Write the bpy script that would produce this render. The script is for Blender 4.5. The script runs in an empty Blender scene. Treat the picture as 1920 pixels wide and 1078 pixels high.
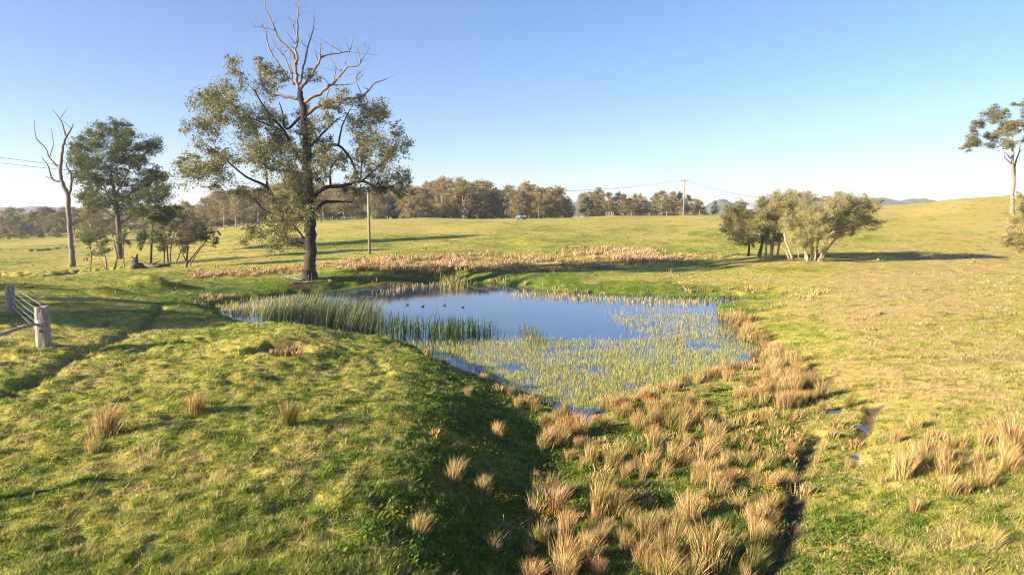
import bpy, bmesh, math, random
import numpy as np
from mathutils import Vector, Matrix
random.seed(7)
rng = np.random.default_rng(11)
S = bpy.context.scene
COL = S.collection
R = math.radians

# ------------------------------------------------------------------ camera, sky, sun, exposure
CAMZ = 7.0; F = 1280.0; PITCH = math.atan2(139.0, F)
cam = bpy.data.cameras.new('camera'); camo = bpy.data.objects.new('camera', cam); COL.objects.link(camo)
camo.location = (0, 0, CAMZ); camo.rotation_euler = (math.pi/2 - PITCH, 0, 0)
cam.sensor_width = 36.0; cam.lens = 24.0; cam.clip_start = 0.1; cam.clip_end = 12000
S.camera = camo
SUN_EL = 17.5; SUN_AZ = math.atan2(-0.937, -0.35)          # horizontal direction towards the sun (x, y)
sx, sy = -0.937, -0.35
w = bpy.data.worlds.new('World'); S.world = w; w.use_nodes = True
nt = w.node_tree; bg = nt.nodes['Background']
sky = nt.nodes.new('ShaderNodeTexSky'); sky.sky_type = 'NISHITA'; sky.sun_disc = False
sky.sun_elevation = R(SUN_EL); sky.sun_rotation = math.atan2(sx, sy)
sky.air_density = 1.0; sky.dust_density = 0.1; sky.ozone_density = 3.5; sky.altitude = 100
tint = nt.nodes.new('ShaderNodeMix'); tint.data_type = 'RGBA'; tint.blend_type = 'MULTIPLY'; tint.inputs[0].default_value = 1
tint.inputs[7].default_value = (1.02, .965, 1.10, 1); nt.links.new(sky.outputs[0], tint.inputs[6]); nt.links.new(tint.outputs[2], bg.inputs[0]); bg.inputs[1].default_value = 0.050
sl = bpy.data.lights.new('sun', 'SUN'); sl.energy = 5.0; sl.angle = R(0.6); sl.color = (1.0, 0.83, 0.61)
so = bpy.data.objects.new('sun', sl); COL.objects.link(so)
sd = Vector((sx*math.cos(R(SUN_EL)), sy*math.cos(R(SUN_EL)), math.sin(R(SUN_EL))))
so.rotation_euler = sd.to_track_quat('Z', 'Y').to_euler(); so.location = (-60, -30, 40)
S.cycles.filter_width = 1.1
S.view_settings.view_transform = 'Standard'; S.view_settings.look = 'None'
S.view_settings.exposure = 2.0; S.view_settings.gamma = 1.0

# ------------------------------------------------------------------ helpers
def tag(o, label=None, cat=None, group=None, kind=None):
    if label: o['label'] = label
    if cat: o['category'] = cat
    if group: o['group'] = group
    if kind: o['kind'] = kind
    return o
def empty(name, loc=(0, 0, 0), rz=0.0):
    o = bpy.data.objects.new(name, None); COL.objects.link(o); o.location = loc; o.rotation_euler = (0, 0, rz)
    o.empty_display_size = 0.2
    return o
def link(name, me, parent=None, loc=None):
    o = bpy.data.objects.new(name, me); COL.objects.link(o)
    if parent: o.parent = parent
    if loc is not None: o.location = loc
    return o
def np_mesh(name, verts, faces, mat=None, col=None, smooth=False):
    """verts Nx3; faces: list of (M,k) int arrays"""
    me = bpy.data.meshes.new(name)
    verts = np.asarray(verts, dtype=np.float32)
    me.vertices.add(len(verts)); me.vertices.foreach_set('co', verts.ravel())
    idx = np.concatenate([f.ravel() for f in faces]).astype(np.int32)
    tot = np.concatenate([np.full(len(f), f.shape[1]) for f in faces])
    start = np.concatenate([[0], np.cumsum(tot)[:-1]]).astype(np.int32)
    me.loops.add(len(idx)); me.loops.foreach_set('vertex_index', idx)
    me.polygons.add(len(tot)); me.polygons.foreach_set('loop_start', start)
    me.polygons.foreach_set('use_smooth', np.full(len(tot), smooth))
    me.update(calc_edges=True)
    if col is not None:
        a = me.attributes.new('Col', 'FLOAT_COLOR', 'POINT')
        c = np.ones((len(verts), 4), dtype=np.float32); c[:, :3] = col
        a.data.foreach_set('color', c.ravel())
    if mat: me.materials.append(mat)
    return me
class MB:
    """gathers simple shapes into one mesh"""
    def __init__(s): s.v = []; s.f = []
    def add(s, v, f):
        n = len(s.v); s.v += [tuple(p) for p in v]; s.f += [tuple(i+n for i in q) for q in f]
    def tube(s, pts, rad, n=7, cap=True, squash=1.0):
        pts = [Vector(p) for p in pts]; m = len(pts)
        up = None; v = []; f = []
        for i, p in enumerate(pts):
            t = (pts[min(i+1, m-1)] - pts[max(i-1, 0)])
            if t.length < 1e-9: t = Vector((0, 0, 1))
            t.normalize()
            if up is None:
                up = t.orthogonal().normalized()
            up = (up - t*up.dot(t))
            up = up.normalized() if up.length > 1e-6 else t.orthogonal().normalized()
            b = t.cross(up)
            for k in range(n):
                a = 2*math.pi*k/n
                v.append(p + (up*math.cos(a) + b*math.sin(a)*squash)*rad[i])
        for i in range(m-1):
            for k in range(n):
                f.append((i*n+k, i*n+(k+1) % n, (i+1)*n+(k+1) % n, (i+1)*n+k))
        if cap:
            f.append(tuple(range(n))[::-1]); f.append(tuple((m-1)*n+k for k in range(n)))
        s.add(v, f)
    def box(s, c, d, M=None, taper=1.0):
        v = []
        for z in (-1, 1):
            k = 1.0 if z < 0 else taper
            for (x, y) in ((-1, -1), (1, -1), (1, 1), (-1, 1)):
                p = Vector((x*d[0]/2*k, y*d[1]/2*k, z*d[2]/2))
                if M: p = M @ p
                v.append(p + Vector(c))
        s.add(v, [(3, 2, 1, 0), (4, 5, 6, 7), (0, 1, 5, 4), (1, 2, 6, 5), (2, 3, 7, 6), (3, 0, 4, 7)])
    def mesh(s, name, mat, smooth=False, bevel=0):
        me = bpy.data.meshes.new(name); me.from_pydata(s.v, [], s.f)
        if bevel:
            bm = bmesh.new(); bm.from_mesh(me)
            bmesh.ops.bevel(bm, geom=bm.edges[:], offset=bevel, segments=2, affect='EDGES', profile=0.5)
            bm.to_mesh(me); bm.free()
        me.materials.append(mat)
        if smooth: me.polygons.foreach_set('use_smooth', [True]*len(me.polygons))
        me.update()
        return me
    def build(s, name, mat, parent=None, smooth=False, bevel=0, loc=None):
        return link(name, s.mesh(name, mat, smooth, bevel), parent, loc)

# pixel -> ray (in the photo's 1920 px frame), used once to survey where things stand
cp, sp = math.cos(PITCH), math.sin(PITCH)
def ray(px, py):
    a = (np.asarray(px, float)-960)/F; b = (539-np.asarray(py, float))/F
    return np.stack([a, cp+b*sp, -sp+b*cp], -1)
def on_z(px, py, z):
    d = ray(px, py); t = (z-CAMZ)/d[..., 2]
    return np.stack([d[..., 0]*t, d[..., 1]*t], -1)
def at_y(px, py, Y):
    d = ray(px, py); t = Y/d[..., 1]
    return np.array([d[..., 0]*t, Y, CAMZ+d[..., 2]*t])
def hashn(xi, yi, seed):
    n = xi*374761393 + yi*668265263 + seed*1442695041
    n = (n ^ (n >> 13))*1274126177
    n = (n ^ (n >> 16)) & 0xffffff
    return n/float(0xffffff)
def vn(x, y, seed=0):
    xf = np.floor(x); yf = np.floor(y); xi = xf.astype(np.int64); yi = yf.astype(np.int64)
    u = x-xf; v = y-yf; u = u*u*u*(u*(u*6-15)+10); v = v*v*v*(v*(v*6-15)+10)
    a = hashn(xi, yi, seed); b = hashn(xi+1, yi, seed); c = hashn(xi, yi+1, seed); d = hashn(xi+1, yi+1, seed)
    return (a+(b-a)*u)*(1-v)+(c+(d-c)*u)*v*1.0
def noise(x, y, scale, seed=0, octv=1):
    r = 0; amp = 1; tot = 0; ca, sa = math.cos(0.6), math.sin(0.6)
    x = x/scale; y = y/scale
    for o in range(octv):
        r = r+amp*(vn(x+17.3*o, y-9.1*o, seed+o)-0.5)*2; tot += amp
        x, y = (x*ca-y*sa)*2.03, (x*sa+y*ca)*2.03; amp *= 0.5
    return r/tot
def sstep(x, a, b):
    t = np.clip((x-a)/(b-a), 0, 1); return t*t*(3-2*t)

# ------------------------------------------------------------------ materials
def new_mat(name):
    m = bpy.data.materials.new(name); m.use_nodes = True
    return m, m.node_tree.nodes, m.node_tree.links, m.node_tree.nodes['Principled BSDF']
def m_plain(name, c, rough=0.6, metal=0.0, noise_s=None, c2=None, bump=0, stretch=(1, 1, 1), detail=6):
    m, N, L, P = new_mat(name)
    P.inputs['Base Color'].default_value = (*c, 1); P.inputs['Roughness'].default_value = rough
    P.inputs['Metallic'].default_value = metal
    if noise_s:
        tc = N.new('ShaderNodeTexCoord'); mp = N.new('ShaderNodeMapping'); mp.inputs['Scale'].default_value = stretch
        n = N.new('ShaderNodeTexNoise'); n.inputs['Scale'].default_value = noise_s; n.inputs['Detail'].default_value = detail
        n.inputs['Roughness'].default_value = 0.65
        L.new(tc.outputs['Object'], mp.inputs[0]); L.new(mp.outputs[0], n.inputs['Vector'])
        if c2:
            r = N.new('ShaderNodeValToRGB'); r.color_ramp.elements[0].color = (*c, 1); r.color_ramp.elements[1].color = (*c2, 1)
            r.color_ramp.elements[0].position = 0.36; r.color_ramp.elements[1].position = 0.64
            L.new(n.outputs['Fac'], r.inputs[0]); L.new(r.outputs[0], P.inputs['Base Color'])
        if bump:
            b = N.new('ShaderNodeBump'); b.inputs['Strength'].default_value = 1.0; b.inputs['Distance'].default_value = bump
            L.new(n.outputs['Fac'], b.inputs['Height']); L.new(b.outputs[0], P.inputs['Normal'])
    return m
def m_leaf(name, trans=0.35, rough=0.5, tint=0.0):
    m, N, L, P = new_mat(name)
    a = N.new('ShaderNodeAttribute'); a.attribute_name = 'Col'
    src = a.outputs['Color']
    if tint:
        oi = N.new('ShaderNodeObjectInfo'); hs = N.new('ShaderNodeHueSaturation')
        mr = N.new('ShaderNodeMapRange'); mr.inputs[3].default_value = 1-tint; mr.inputs[4].default_value = 1+tint
        mh = N.new('ShaderNodeMapRange'); mh.inputs[3].default_value = 0.5-tint*0.09; mh.inputs[4].default_value = 0.5+tint*0.09
        L.new(oi.outputs['Random'], mr.inputs[0]); L.new(mr.outputs[0], hs.inputs['Value'])
        ml = N.new('ShaderNodeMath'); ml.operation = 'MULTIPLY'; ml.inputs[1].default_value = 7.31
        fr = N.new('ShaderNodeMath'); fr.operation = 'FRACT'
        L.new(oi.outputs['Random'], ml.inputs[0]); L.new(ml.outputs[0], fr.inputs[0]); L.new(fr.outputs[0], mh.inputs[0])
        L.new(mh.outputs[0], hs.inputs['Hue'])
        L.new(src, hs.inputs['Color']); src = hs.outputs[0]
    L.new(src, P.inputs['Base Color']); P.inputs['Roughness'].default_value = rough
    P.inputs['Specular IOR Level'].default_value = 0.25
    t = N.new('ShaderNodeBsdfTranslucent'); L.new(src, t.inputs[0])
    mx = N.new('ShaderNodeMixShader'); mx.inputs[0].default_value = trans
    L.new(P.outputs[0], mx.inputs[1]); L.new(t.outputs[0], mx.inputs[2])
    L.new(mx.outputs[0], N['Material Output'].inputs['Surface'])
    return m
M_grass = m_leaf('grass_blades', 0.4, 0.6)
M_rush = m_leaf('dry_rush_blades', 0.25, 0.6, 0.14)
M_leaf = m_leaf('gum_leaves', 0.35, 0.5, 0.0)
M_leaf_far = m_leaf('gum_leaves_distant', 0.35, 0.55, 0.16)
M_bark_dark = m_plain('ironbark', (0.004, 0.003, 0.003), 0.9, 0, 3.0, (0.022, 0.013, 0.010), 0.06, (2, 2, 0.35))
M_bark_red = m_plain('ironbark_base', (0.014, 0.008, 0.006), 0.9, 0, 3.0, (0.07, 0.036, 0.025), 0.06, (2, 2, 0.35))
M_bark_brown = m_plain('brown_bark', (0.04, 0.026, 0.018), 0.9, 0, 3.0, (0.13, 0.09, 0.06), 0.04, (2, 2, 0.4))
M_bark_grey = m_plain('dead_wood', (0.10, 0.08, 0.07), 0.85, 0, 2.5, (0.25, 0.205, 0.175), 0.02, (2, 2, 0.3))
M_bark_pale = m_plain('paper_bark', (0.26, 0.165, 0.11), 0.85, 0, 2.5, (0.50, 0.37, 0.26), 0.03, (2, 2, 0.4))
M_bark_pink = m_plain('smooth_gum_bark', (0.15, 0.105, 0.085), 0.8, 0, 1.5, (0.27, 0.20, 0.165), 0.02, (2, 2, 0.4))
M_bark_far = m_plain('distant_bark', (0.10, 0.07, 0.05), 0.9, 0, 0.6, (0.30, 0.23, 0.17))
M_post = m_plain('weathered_hardwood', (0.13, 0.105, 0.095), 0.9, 0, 9.0, (0.42, 0.35, 0.31), 0.03, (3, 3, 0.25), 8)
M_wire = m_plain('galvanised_wire', (0.55, 0.55, 0.53), 0.4, 0.6)
M_cable = m_plain('aluminium_cable', (0.16, 0.17, 0.20), 0.5, 0.3)
M_pole = m_plain('pole_timber', (0.17, 0.155, 0.11), 0.85, 0, 2.0, (0.25, 0.235, 0.16), 0, (3, 3, 0.3))

# ------------------------------------------------------------------ terrain height field
# survey points: (px, py, height) projected onto their height
cz = [(0,1078,1.1),(300,1078,1.2),(560,1078,1.3),(700,1078,1.3),(850,1078,.85),(960,1078,.38),(1200,1078,.3),(1450,1078,.3),(1700,1078,.6),(1920,1078,.9),
 (0,900,1.3),(300,900,1.42),(600,900,1.5),(740,900,1.42),(870,900,.8),(975,900,.3),(1200,900,.25),(1500,900,.3),(1700,900,.8),(1920,900,1.1),
 (0,760,1.6),(300,760,1.6),(600,760,1.5),(800,760,1.4),(905,760,.65),(1000,800,.25),(1200,800,.15),(1450,800,.35),(1600,780,.55),(1750,760,1.1),(1920,760,1.4),
 (0,680,1.8),(150,680,1.6),(300,680,1.55),(600,680,1.6),(730,680,1.35),(810,690,1.0),
 (470,638,1.95),(550,622,1.9),(400,660,1.6),(640,630,1.45),(0,620,1.8),(200,620,1.4),(380,605,1.05),(250,575,1.15),(0,570,1.7),(0,530,1.75),(130,540,1.5),(300,556,.9),
 (300,535,.6),(420,535,.6),(577,530,.65),(450,545,.5),(400,518,.6),(500,505,.8),(650,505,1.0),(750,510,.9),(850,505,.9),(1000,515,.85),(1200,520,.9),(1400,530,.8),(1450,545,.55),(1550,545,.9),
 (1600,600,1.0),(1700,540,1.15),(1920,540,1.3),(1920,640,1.45),(1600,680,.9),(1550,620,.8),(1760,640,1.2),(1520,700,.5),(1800,580,1.25)]
cd = [(0,512,84),(100,509,86),(137,502,93),(228,487,101),(340,497,84),(60,480,112),(300,470,118),(0,468,125),(150,460,150),(0,452,185),(300,450,165),(400,432,200),(200,440,200),
 (480,480,92),(400,455,128),(600,465,105),(693,477,91),(550,440,140),(600,414,215),(500,420,215),(700,445,125),(700,412,200),(800,409,200),(800,430,150),(900,450,112),(900,425,150),
 (977,411,190),(950,480,92),(1100,470,96),(1100,440,125),(1100,415,165),(1150,405,195),(1282,403,188),(1250,470,98),(1250,440,125),(1250,420,155),(1350,402,190),
 (1300,495,82),(1420,487,80),(1520,490,78),(1450,440,122),(1450,410,160),(1530,395,185),(1660,385,180),(1800,373,175),(1920,365,170),(1650,430,122),(1700,405,150),(1900,402,136),
 (1800,440,112),(1920,440,108),(1700,480,86),(1920,480,88),(1600,465,96),(1920,400,138)]
cw = [(-20,0,1.1),(-14,6,1.1),(0,0,.8),(20,0,1.2),(-40,10,1.3),(-60,30,1.3),(45,10,1.8),(60,40,2.0),(0,-20,1),(-40,-30,2),(40,-30,2),(-90,70,.5),(-130,90,0),(110,100,3.5),(150,130,8),(0,-120,2),(-150,0,1),(150,0,3)]
for az, zz in ((-60,0),(-36,-.5),(-24,1.8),(-8,3.9),(5,4.2),(17,4.6),(28,7.5),(37,9.5),(60,8),(110,4),(180,2),(-110,1)):
    for r_, k in ((290, 1), (520, .7), (1200, .25), (2600, 0)):
        cw.append((r_*math.sin(R(az)), r_*math.cos(R(az)), zz*k))
P_ = []
for px, py, z in cz: q = on_z(px, py, z); P_.append((q[0], q[1], z))
for px, py, Y in cd: q = at_y(px, py, Y); P_.append(tuple(q))
P_ += cw
P_ = np.array(P_)
def warp(X, Y):
    r = np.hypot(X, Y)+1e-6; k = np.log(1+r/6)/r
    return np.stack([X*k, Y*k], -1)
WP = warp(P_[:, 0], P_[:, 1]); n_ = len(P_)
D = np.sqrt(((WP[:, None]-WP[None])**2).sum(-1)+0.03**2)
A_ = np.zeros((n_+1, n_+1)); A_[:n_, :n_] = D-np.eye(n_)*0.02; A_[:n_, n] if False else None
A_[:n_, n_] = 1; A_[n_, :n_] = 1
sol = np.linalg.solve(A_, np.append(P_[:, 2], 0))
def rbf(X, Y):
    X = np.asarray(X, float).ravel(); Y = np.asarray(Y, float).ravel(); out = np.empty(len(X))
    for i in range(0, len(X), 60000):
        q = warp(X[i:i+60000], Y[i:i+60000]).astype(np.float32)
        d2 = np.zeros((len(q), n_), np.float32)
        for c in (0, 1): d2 += (q[:, c:c+1]-WP[None, :, c].astype(np.float32))**2
        out[i:i+60000] = np.sqrt(d2+0.03**2)@sol[:n_].astype(np.float32)+sol[n_]
    return out
pond_px = [(395,582),(440,606),(490,628),(560,650),(650,657),(720,657),(790,664),(850,690),(905,712),(960,738),(1010,758),(1055,772),(1080,792),(1120,795),(1150,772),(1200,750),(1270,735),
 (1340,716),(1400,690),(1436,666),(1425,642),(1385,618),(1352,592),(1345,572),(1420,563),(1440,558),(1360,554),(1200,553),(1110,549),(1040,545),(1000,540),(950,533),(880,529),(830,528),(780,533),(700,538),(620,545),(540,550),(470,560),(410,570)]
pond = on_z(*np.array(pond_px, float).T, 0.0)
def smooth_poly(p, it=2):
    for _ in range(it):
        a = p; b = np.roll(p, -1, 0); p = np.empty((2*len(a), 2)); p[0::2] = a*.75+b*.25; p[1::2] = a*.25+b*.75
    return p
pond = smooth_poly(pond)
def segdist(X, Y, pts, closed=False):
    d = np.full(X.shape, 1e9); n = len(pts)
    for i in range(n if closed else n-1):
        a = pts[i]; b = pts[(i+1) % n]; e = b-a
        t = np.clip(((X-a[0])*e[0]+(Y-a[1])*e[1])/(e@e+1e-9), 0, 1)
        np.minimum(d, (X-a[0]-t*e[0])**2+(Y-a[1]-t*e[1])**2, out=d)
    return np.sqrt(d)
def inside(X, Y, pts):
    r = np.zeros(X.shape, bool); n = len(pts)
    for i in range(n):
        a = pts[i]; b = pts[(i+1) % n]
        c = ((a[1] > Y) != (b[1] > Y))
        r ^= c & (X < (b[0]-a[0])*(Y-a[1])/(b[1]-a[1]+1e-12)+a[0])
    return r
def pond_sd(X, Y):
    d = np.full(X.shape, 30.0)
    bb = (X > pond[:, 0].min()-12) & (X < pond[:, 0].max()+12) & (Y > pond[:, 1].min()-12) & (Y < pond[:, 1].max()+12)
    x = X[bb]; y = Y[bb]; dd = segdist(x, y, pond, True); dd[inside(x, y, pond)] *= -1
    d[bb] = np.minimum(dd, 30); return d
FEAT = {}
def terrain(X, Y, feats=True):
    sh = np.shape(X); X = np.asarray(X, float).ravel(); Y = np.asarray(Y, float).ravel()
    r = np.hypot(X, Y); z = rbf(X, Y)
    near = 1-sstep(r, 90, 220)
    z = z+noise(X, Y, 14, 3, 2)*.14*near+noise(X, Y, 60, 5, 2)*.35*sstep(r, 110, 200)
    if feats:
        left = sstep(-X, -1, 6)*(1-sstep(Y, 45, 60))
        m = 1-sstep(r, 60, 130)
        z = z+noise(X*.7, Y, 2.2, 21, 2)*(.045+.075*left)*near
        z = z+noise(X*.75, Y, .8, 31, 2)*(.035+.065*left)*m+noise(X, Y, .28, 41, 1)*(.028+.02*left)*(1-sstep(r, 25, 60))
    d = pond_sd(X, Y)+noise(X, Y, 3.0, 51, 3)*.9+noise(X, Y, .8, 53, 2)*.2
    wid = 2.6+.6*sstep(Y, 38, 50)+1.3*sstep(X, 2, 12)*sstep(Y, 22, 32)
    t = np.clip(d/wid, 0, 1); bank = .05+(np.maximum(z, .18)-.05)*(1-(1-t)**2)*1.0
    z = np.where(d > 0, np.where(d < wid, bank+.07*sstep(d, 0, .15), z+.07), -.5*sstep(-d, 0, 2.5)+.05*(1-sstep(-d, 0, .3)))
    if feats:
        for pts, wd, dep in FEAT['cuts']:
            dd = segdist(X, Y, pts)+noise(X, Y, .6, 61, 2)*wd*.5
            z = z-dep*(1-sstep(dd, wd*.15, wd*1.35))
        hx, hy, hr = FEAT['hollow']
        dd = np.hypot((X-hx)*.8, Y-hy)/hr+noise(X, Y, .9, 71, 2)*.3
        z = z-.8*(1-sstep(dd, .5, 1.05))+.10*np.exp(-((dd-1.25)/.3)**2)
        for (mx, my, mr, mh) in FEAT['mounds']:
            z = z+mh*np.exp(-((X-mx)**2+((Y-my)*1.3)**2)/mr**2)*(1+.4*noise(X, Y, mr*.6, 81, 2))
    return z.reshape(sh)
def cast(px, py, hf):
    px = np.atleast_1d(px).astype(float); py = np.atleast_1d(py).astype(float)
    d = ray(px, py); d = d/np.abs(d[:, 1:2])
    Y = np.geomspace(8, 420, 260)
    X = d[:, 0:1]*Y; Z = CAMZ+d[:, 2:3]*Y; YY = np.broadcast_to(Y, X.shape)
    g = Z-hf(X, YY.copy()); neg = g < 0; k = np.where(neg.any(1), neg.argmax(1), len(Y)-1); k = np.maximum(k, 1)
    i = np.arange(len(px)); a = g[i, k-1]; b = g[i, k]; t = np.clip(a/(a-b+1e-9), 0, 1)
    y = Y[k-1]+(Y[k]-Y[k-1])*t
    return np.stack([d[:, 0]*y, y, CAMZ+d[:, 2]*y], -1)
H0 = lambda X, Y: terrain(X, Y, False)
def pl(*pts): q = np.array(pts, float); return cast(q[:, 0], q[:, 1], H0)[:, :2]
trail_r = pl((1430,1100),(1465,1030),(1488,970),(1492,900),(1512,850),(1535,812))
trail_r2 = pl((1600,870),(1608,830),(1622,795),(1640,760))
trail_l = pl((-60,775),(0,745),(60,712),(130,668),(200,642),(262,612),(292,588),(300,568))
gully = pl((-60,509),(20,513),(80,516),(140,508),(200,504))
gully2 = pl((0,468),(60,470),(105,466),(150,462))
track = pl((977,412),(968,425),(940,438),(918,447),(935,458),(965,470),(985,474))
hol = pl((528,655))[0]
pudd = pl((1565,770),(1618,797),(1607,852))
FEAT['cuts'] = [(trail_r, .26, .12), (trail_r2, .3, .12), (trail_l, .36, .13), (trail_l+np.array([.5, -.9]), .3, .07), (trail_l*np.array([1, 1])+np.array([1.1, -2.0]), .3, .06), (gully, 3.2, .7), (gully2, 2.0, .5), (np.array([pudd[0], pudd[0]+[.25, .1]]), .4, .12),
                (pl((640,652),(700,672),(720,700)), .3, .08)]
FEAT['hollow'] = (hol[0], hol[1], 1.0)
FEAT['mounds'] = [(*pl((470,640))[0], 1.6, .18), (*pl((250,540))[0], 2.4, .55), (*pl((300,543))[0], 1.8, .5), (*pl((345,538))[0], 3.0, .55), (*pl((200,548))[0], 1.6, .4), (*pl((270,528))[0], 3.0, .6), (*pl((560,548))[0], 2.0, .0),
                  (*pl((720,518))[0], 6.0, .55), (*pl((1000,455))[0], 3.0, .4), (*pl((970,452))[0], 3.0, .35), (*pl((840,516))[0], 4.0, .35), (*pl((660,512))[0], 3.5, .3)]
# one polar sheet, fine in front of the camera, reaching the horizon
az = np.concatenate([np.linspace(-180, -50, 70)[:-1], np.linspace(-50, 50, 1001)[:-1], np.linspace(50, 180, 70)[:-1]])
rad = np.concatenate([np.linspace(.6, 9, 26)[:-1], np.geomspace(9, 110, 720)[:-1], np.geomspace(110, 320, 110)[:-1], np.geomspace(320, 2600, 40)])
AZ, RR = np.meshgrid(np.radians(az), rad); GX = RR*np.sin(AZ); GY = RR*np.cos(AZ)
GZ = terrain(GX, GY)
def H(X, Y):
    X = np.asarray(X, float); Y = np.asarray(Y, float); sh = X.shape; X = X.ravel(); Y = Y.ravel()
    a = np.degrees(np.arctan2(X, Y)); r = np.clip(np.hypot(X, Y), rad[0], rad[-1]*.999)
    i = np.clip(np.searchsorted(rad, r)-1, 0, len(rad)-2); j = np.clip(np.searchsorted(az, a)-1, 0, len(az)-2)
    u = (r-rad[i])/(rad[i+1]-rad[i]); v = np.clip((a-az[j])/(az[j+1]-az[j]), 0, 1)
    z = (GZ[i, j]*(1-u)+GZ[i+1, j]*u)*(1-v)+(GZ[i, j+1]*(1-u)+GZ[i+1, j+1]*u)*v
    return z.reshape(sh)
def ground_px(px, py): return cast(px, py, H)
def gp(px, py): return ground_px(px, py)[0]
nr, na = GX.shape
V = np.stack([GX, GY, GZ], -1).reshape(-1, 3)
V = np.vstack([V, [[0, 0, GZ[0].mean()]]])
i, j = np.meshgrid(np.arange(nr-1), np.arange(na), indexing='ij'); j2 = (j+1) % na
Q = np.stack([i*na+j, i*na+j2, (i+1)*na+j2, (i+1)*na+j], -1).reshape(-1, 4)[:, ::-1]
jj = np.arange(na); TR = np.stack([np.full(na, nr*na), (jj+1) % na, jj], -1)[:, ::-1]
def masks(X, Y, z=None):
    X = np.asarray(X, float).ravel(); Y = np.asarray(Y, float).ravel(); r = np.hypot(X, Y)
    d = pond_sd(X, Y)
    n1 = noise(X, Y, 7, 101, 3); n2 = noise(X, Y, 1.6, 111, 3); n3 = noise(X, Y, 28, 121, 3)
    right = sstep(X/np.maximum(r, 1), -.05, .5)
    dry = .42+.28*n1+.22*n2+.25*n3+.10*sstep(Y, 70, 110)+.30*right*(1-sstep(Y, 70, 110))+.10*sstep(X/np.maximum(r, 1), .1, .5)*sstep(Y, 80, 110)
    dry -= .42*(1-sstep(d, .5, 7))*(Y > 45)+.15*(1-sstep(d, .5, 5))
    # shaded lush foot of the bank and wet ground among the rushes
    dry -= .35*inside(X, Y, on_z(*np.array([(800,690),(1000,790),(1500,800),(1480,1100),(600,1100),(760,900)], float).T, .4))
    tr = segdist(X, Y, track); dry += (.36-dry)*.75*(1-sstep(tr, .3, 1.7))
    band = inside(X, Y, pl((560,497),(900,480),(1100,492),(1180,505),(900,513),(820,518),(640,507))); dry += .25*band
    mud = np.zeros_like(dry)
    mud = np.maximum(mud, 1-sstep(segdist(X, Y, trail_r)+n2*.22, .03, .30))
    mud = np.maximum(mud, .9*(1-sstep(segdist(X, Y, trail_r2)+n2*.3, .02, .30)))
    mud = np.maximum(mud, .35*(1-sstep(segdist(X, Y, trail_l)+n2*.2, .02, .25)))
    mud = np.maximum(mud, .9*(1-sstep(d+.25*n2+.5*(Y > 45), -.1, .35)))
    mud = np.maximum(mud, .8*(1-sstep(segdist(X, Y, gully), 1.0, 3.0)))
    for (px, py, rr_, m_) in ((82,468,3.5,.9),(1665,700,.6,.55),(1690,690,.4,.4),(1105,528,1.0,.5),(560,535,2.4,.8),(1330,565,.0001,0)):
        q = pl((px, py))[0]; mud = np.maximum(mud, m_*(1-sstep(np.hypot(X-q[0], Y-q[1])+n2*.5, .3*rr_, rr_)))
    mud = np.maximum(mud, .5*sstep(noise(X, Y, .9, 301, 3), .38, .6))
    hh_ = np.hypot(X-hol[0], Y-hol[1]); mud = np.maximum(mud, .75*(1-sstep(hh_, .7, 1.5)))
    return np.clip(dry, 0, 1), np.clip(mud, 0, 1), d
dry, mud, pd = masks(V[:, 0], V[:, 1])
pale = np.zeros_like(dry)
for (px, py, rr_) in ((82,468,3.5),(1665,700,.7),(1105,528,1.0)):
    q = pl((px, py))[0]; pale = np.maximum(pale, 1-sstep(np.hypot(V[:, 0]-q[0], V[:, 1]-q[1]), .5*rr_, 1.4*rr_))
mg, N, L, P = new_mat('pasture')
at = N.new('ShaderNodeAttribute'); at.attribute_name = 'Col'
se = N.new('ShaderNodeSeparateColor'); L.new(at.outputs['Color'], se.inputs[0])
geo = N.new('ShaderNodeTexCoord')
def nz(s, d=6, rough=.6):
    n = N.new('ShaderNodeTexNoise'); n.inputs['Scale'].default_value = s; n.inputs['Detail'].default_value = d
    n.inputs['Roughness'].default_value = rough; L.new(geo.outputs['Object'], n.inputs['Vector']); return n
n1 = nz(2.2, 8, .7); n2 = nz(14, 5, .7); n3 = nz(.35, 4)
def mth(op, a, b):
    m = N.new('ShaderNodeMath'); m.operation = op
    for k, x in enumerate((a, b)):
        if isinstance(x, (int, float)): m.inputs[k].default_value = x
        else: L.new(x, m.inputs[k])
    return m.outputs[0]
f = mth('ADD', se.outputs[0], mth('MULTIPLY', mth('SUBTRACT', n1.outputs['Fac'], .5), 1.1))
f = mth('ADD', f, mth('MULTIPLY', mth('SUBTRACT', n2.outputs['Fac'], .5), .9))
f = mth('ADD', f, mth('MULTIPLY', mth('SUBTRACT', n3.outputs['Fac'], .5), .5))
cr = N.new('ShaderNodeValToRGB'); e = cr.color_ramp.elements
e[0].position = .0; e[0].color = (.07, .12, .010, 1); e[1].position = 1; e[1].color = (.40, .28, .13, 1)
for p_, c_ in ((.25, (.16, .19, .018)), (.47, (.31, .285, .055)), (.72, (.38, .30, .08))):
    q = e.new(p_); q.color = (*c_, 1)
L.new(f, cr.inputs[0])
mudc = N.new('ShaderNodeMix'); mudc.data_type = 'RGBA'; mudc.inputs[6].default_value = (.060, .038, .024, 1); mudc.inputs[7].default_value = (.45, .29, .17, 1)
L.new(se.outputs[2], mudc.inputs[0])
mm = N.new('ShaderNodeMix'); mm.data_type = 'RGBA'; L.new(se.outputs[1], mm.inputs[0]); L.new(cr.outputs[0], mm.inputs[6]); L.new(mudc.outputs[2], mm.inputs[7])
L.new(mm.outputs[2], P.inputs['Base Color']); P.inputs['Roughness'].default_value = .9; P.inputs['Specular IOR Level'].default_value = .15
bp = N.new('ShaderNodeBump'); bp.inputs['Distance'].default_value = .07; bp.inputs['Strength'].default_value = .9
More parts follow.
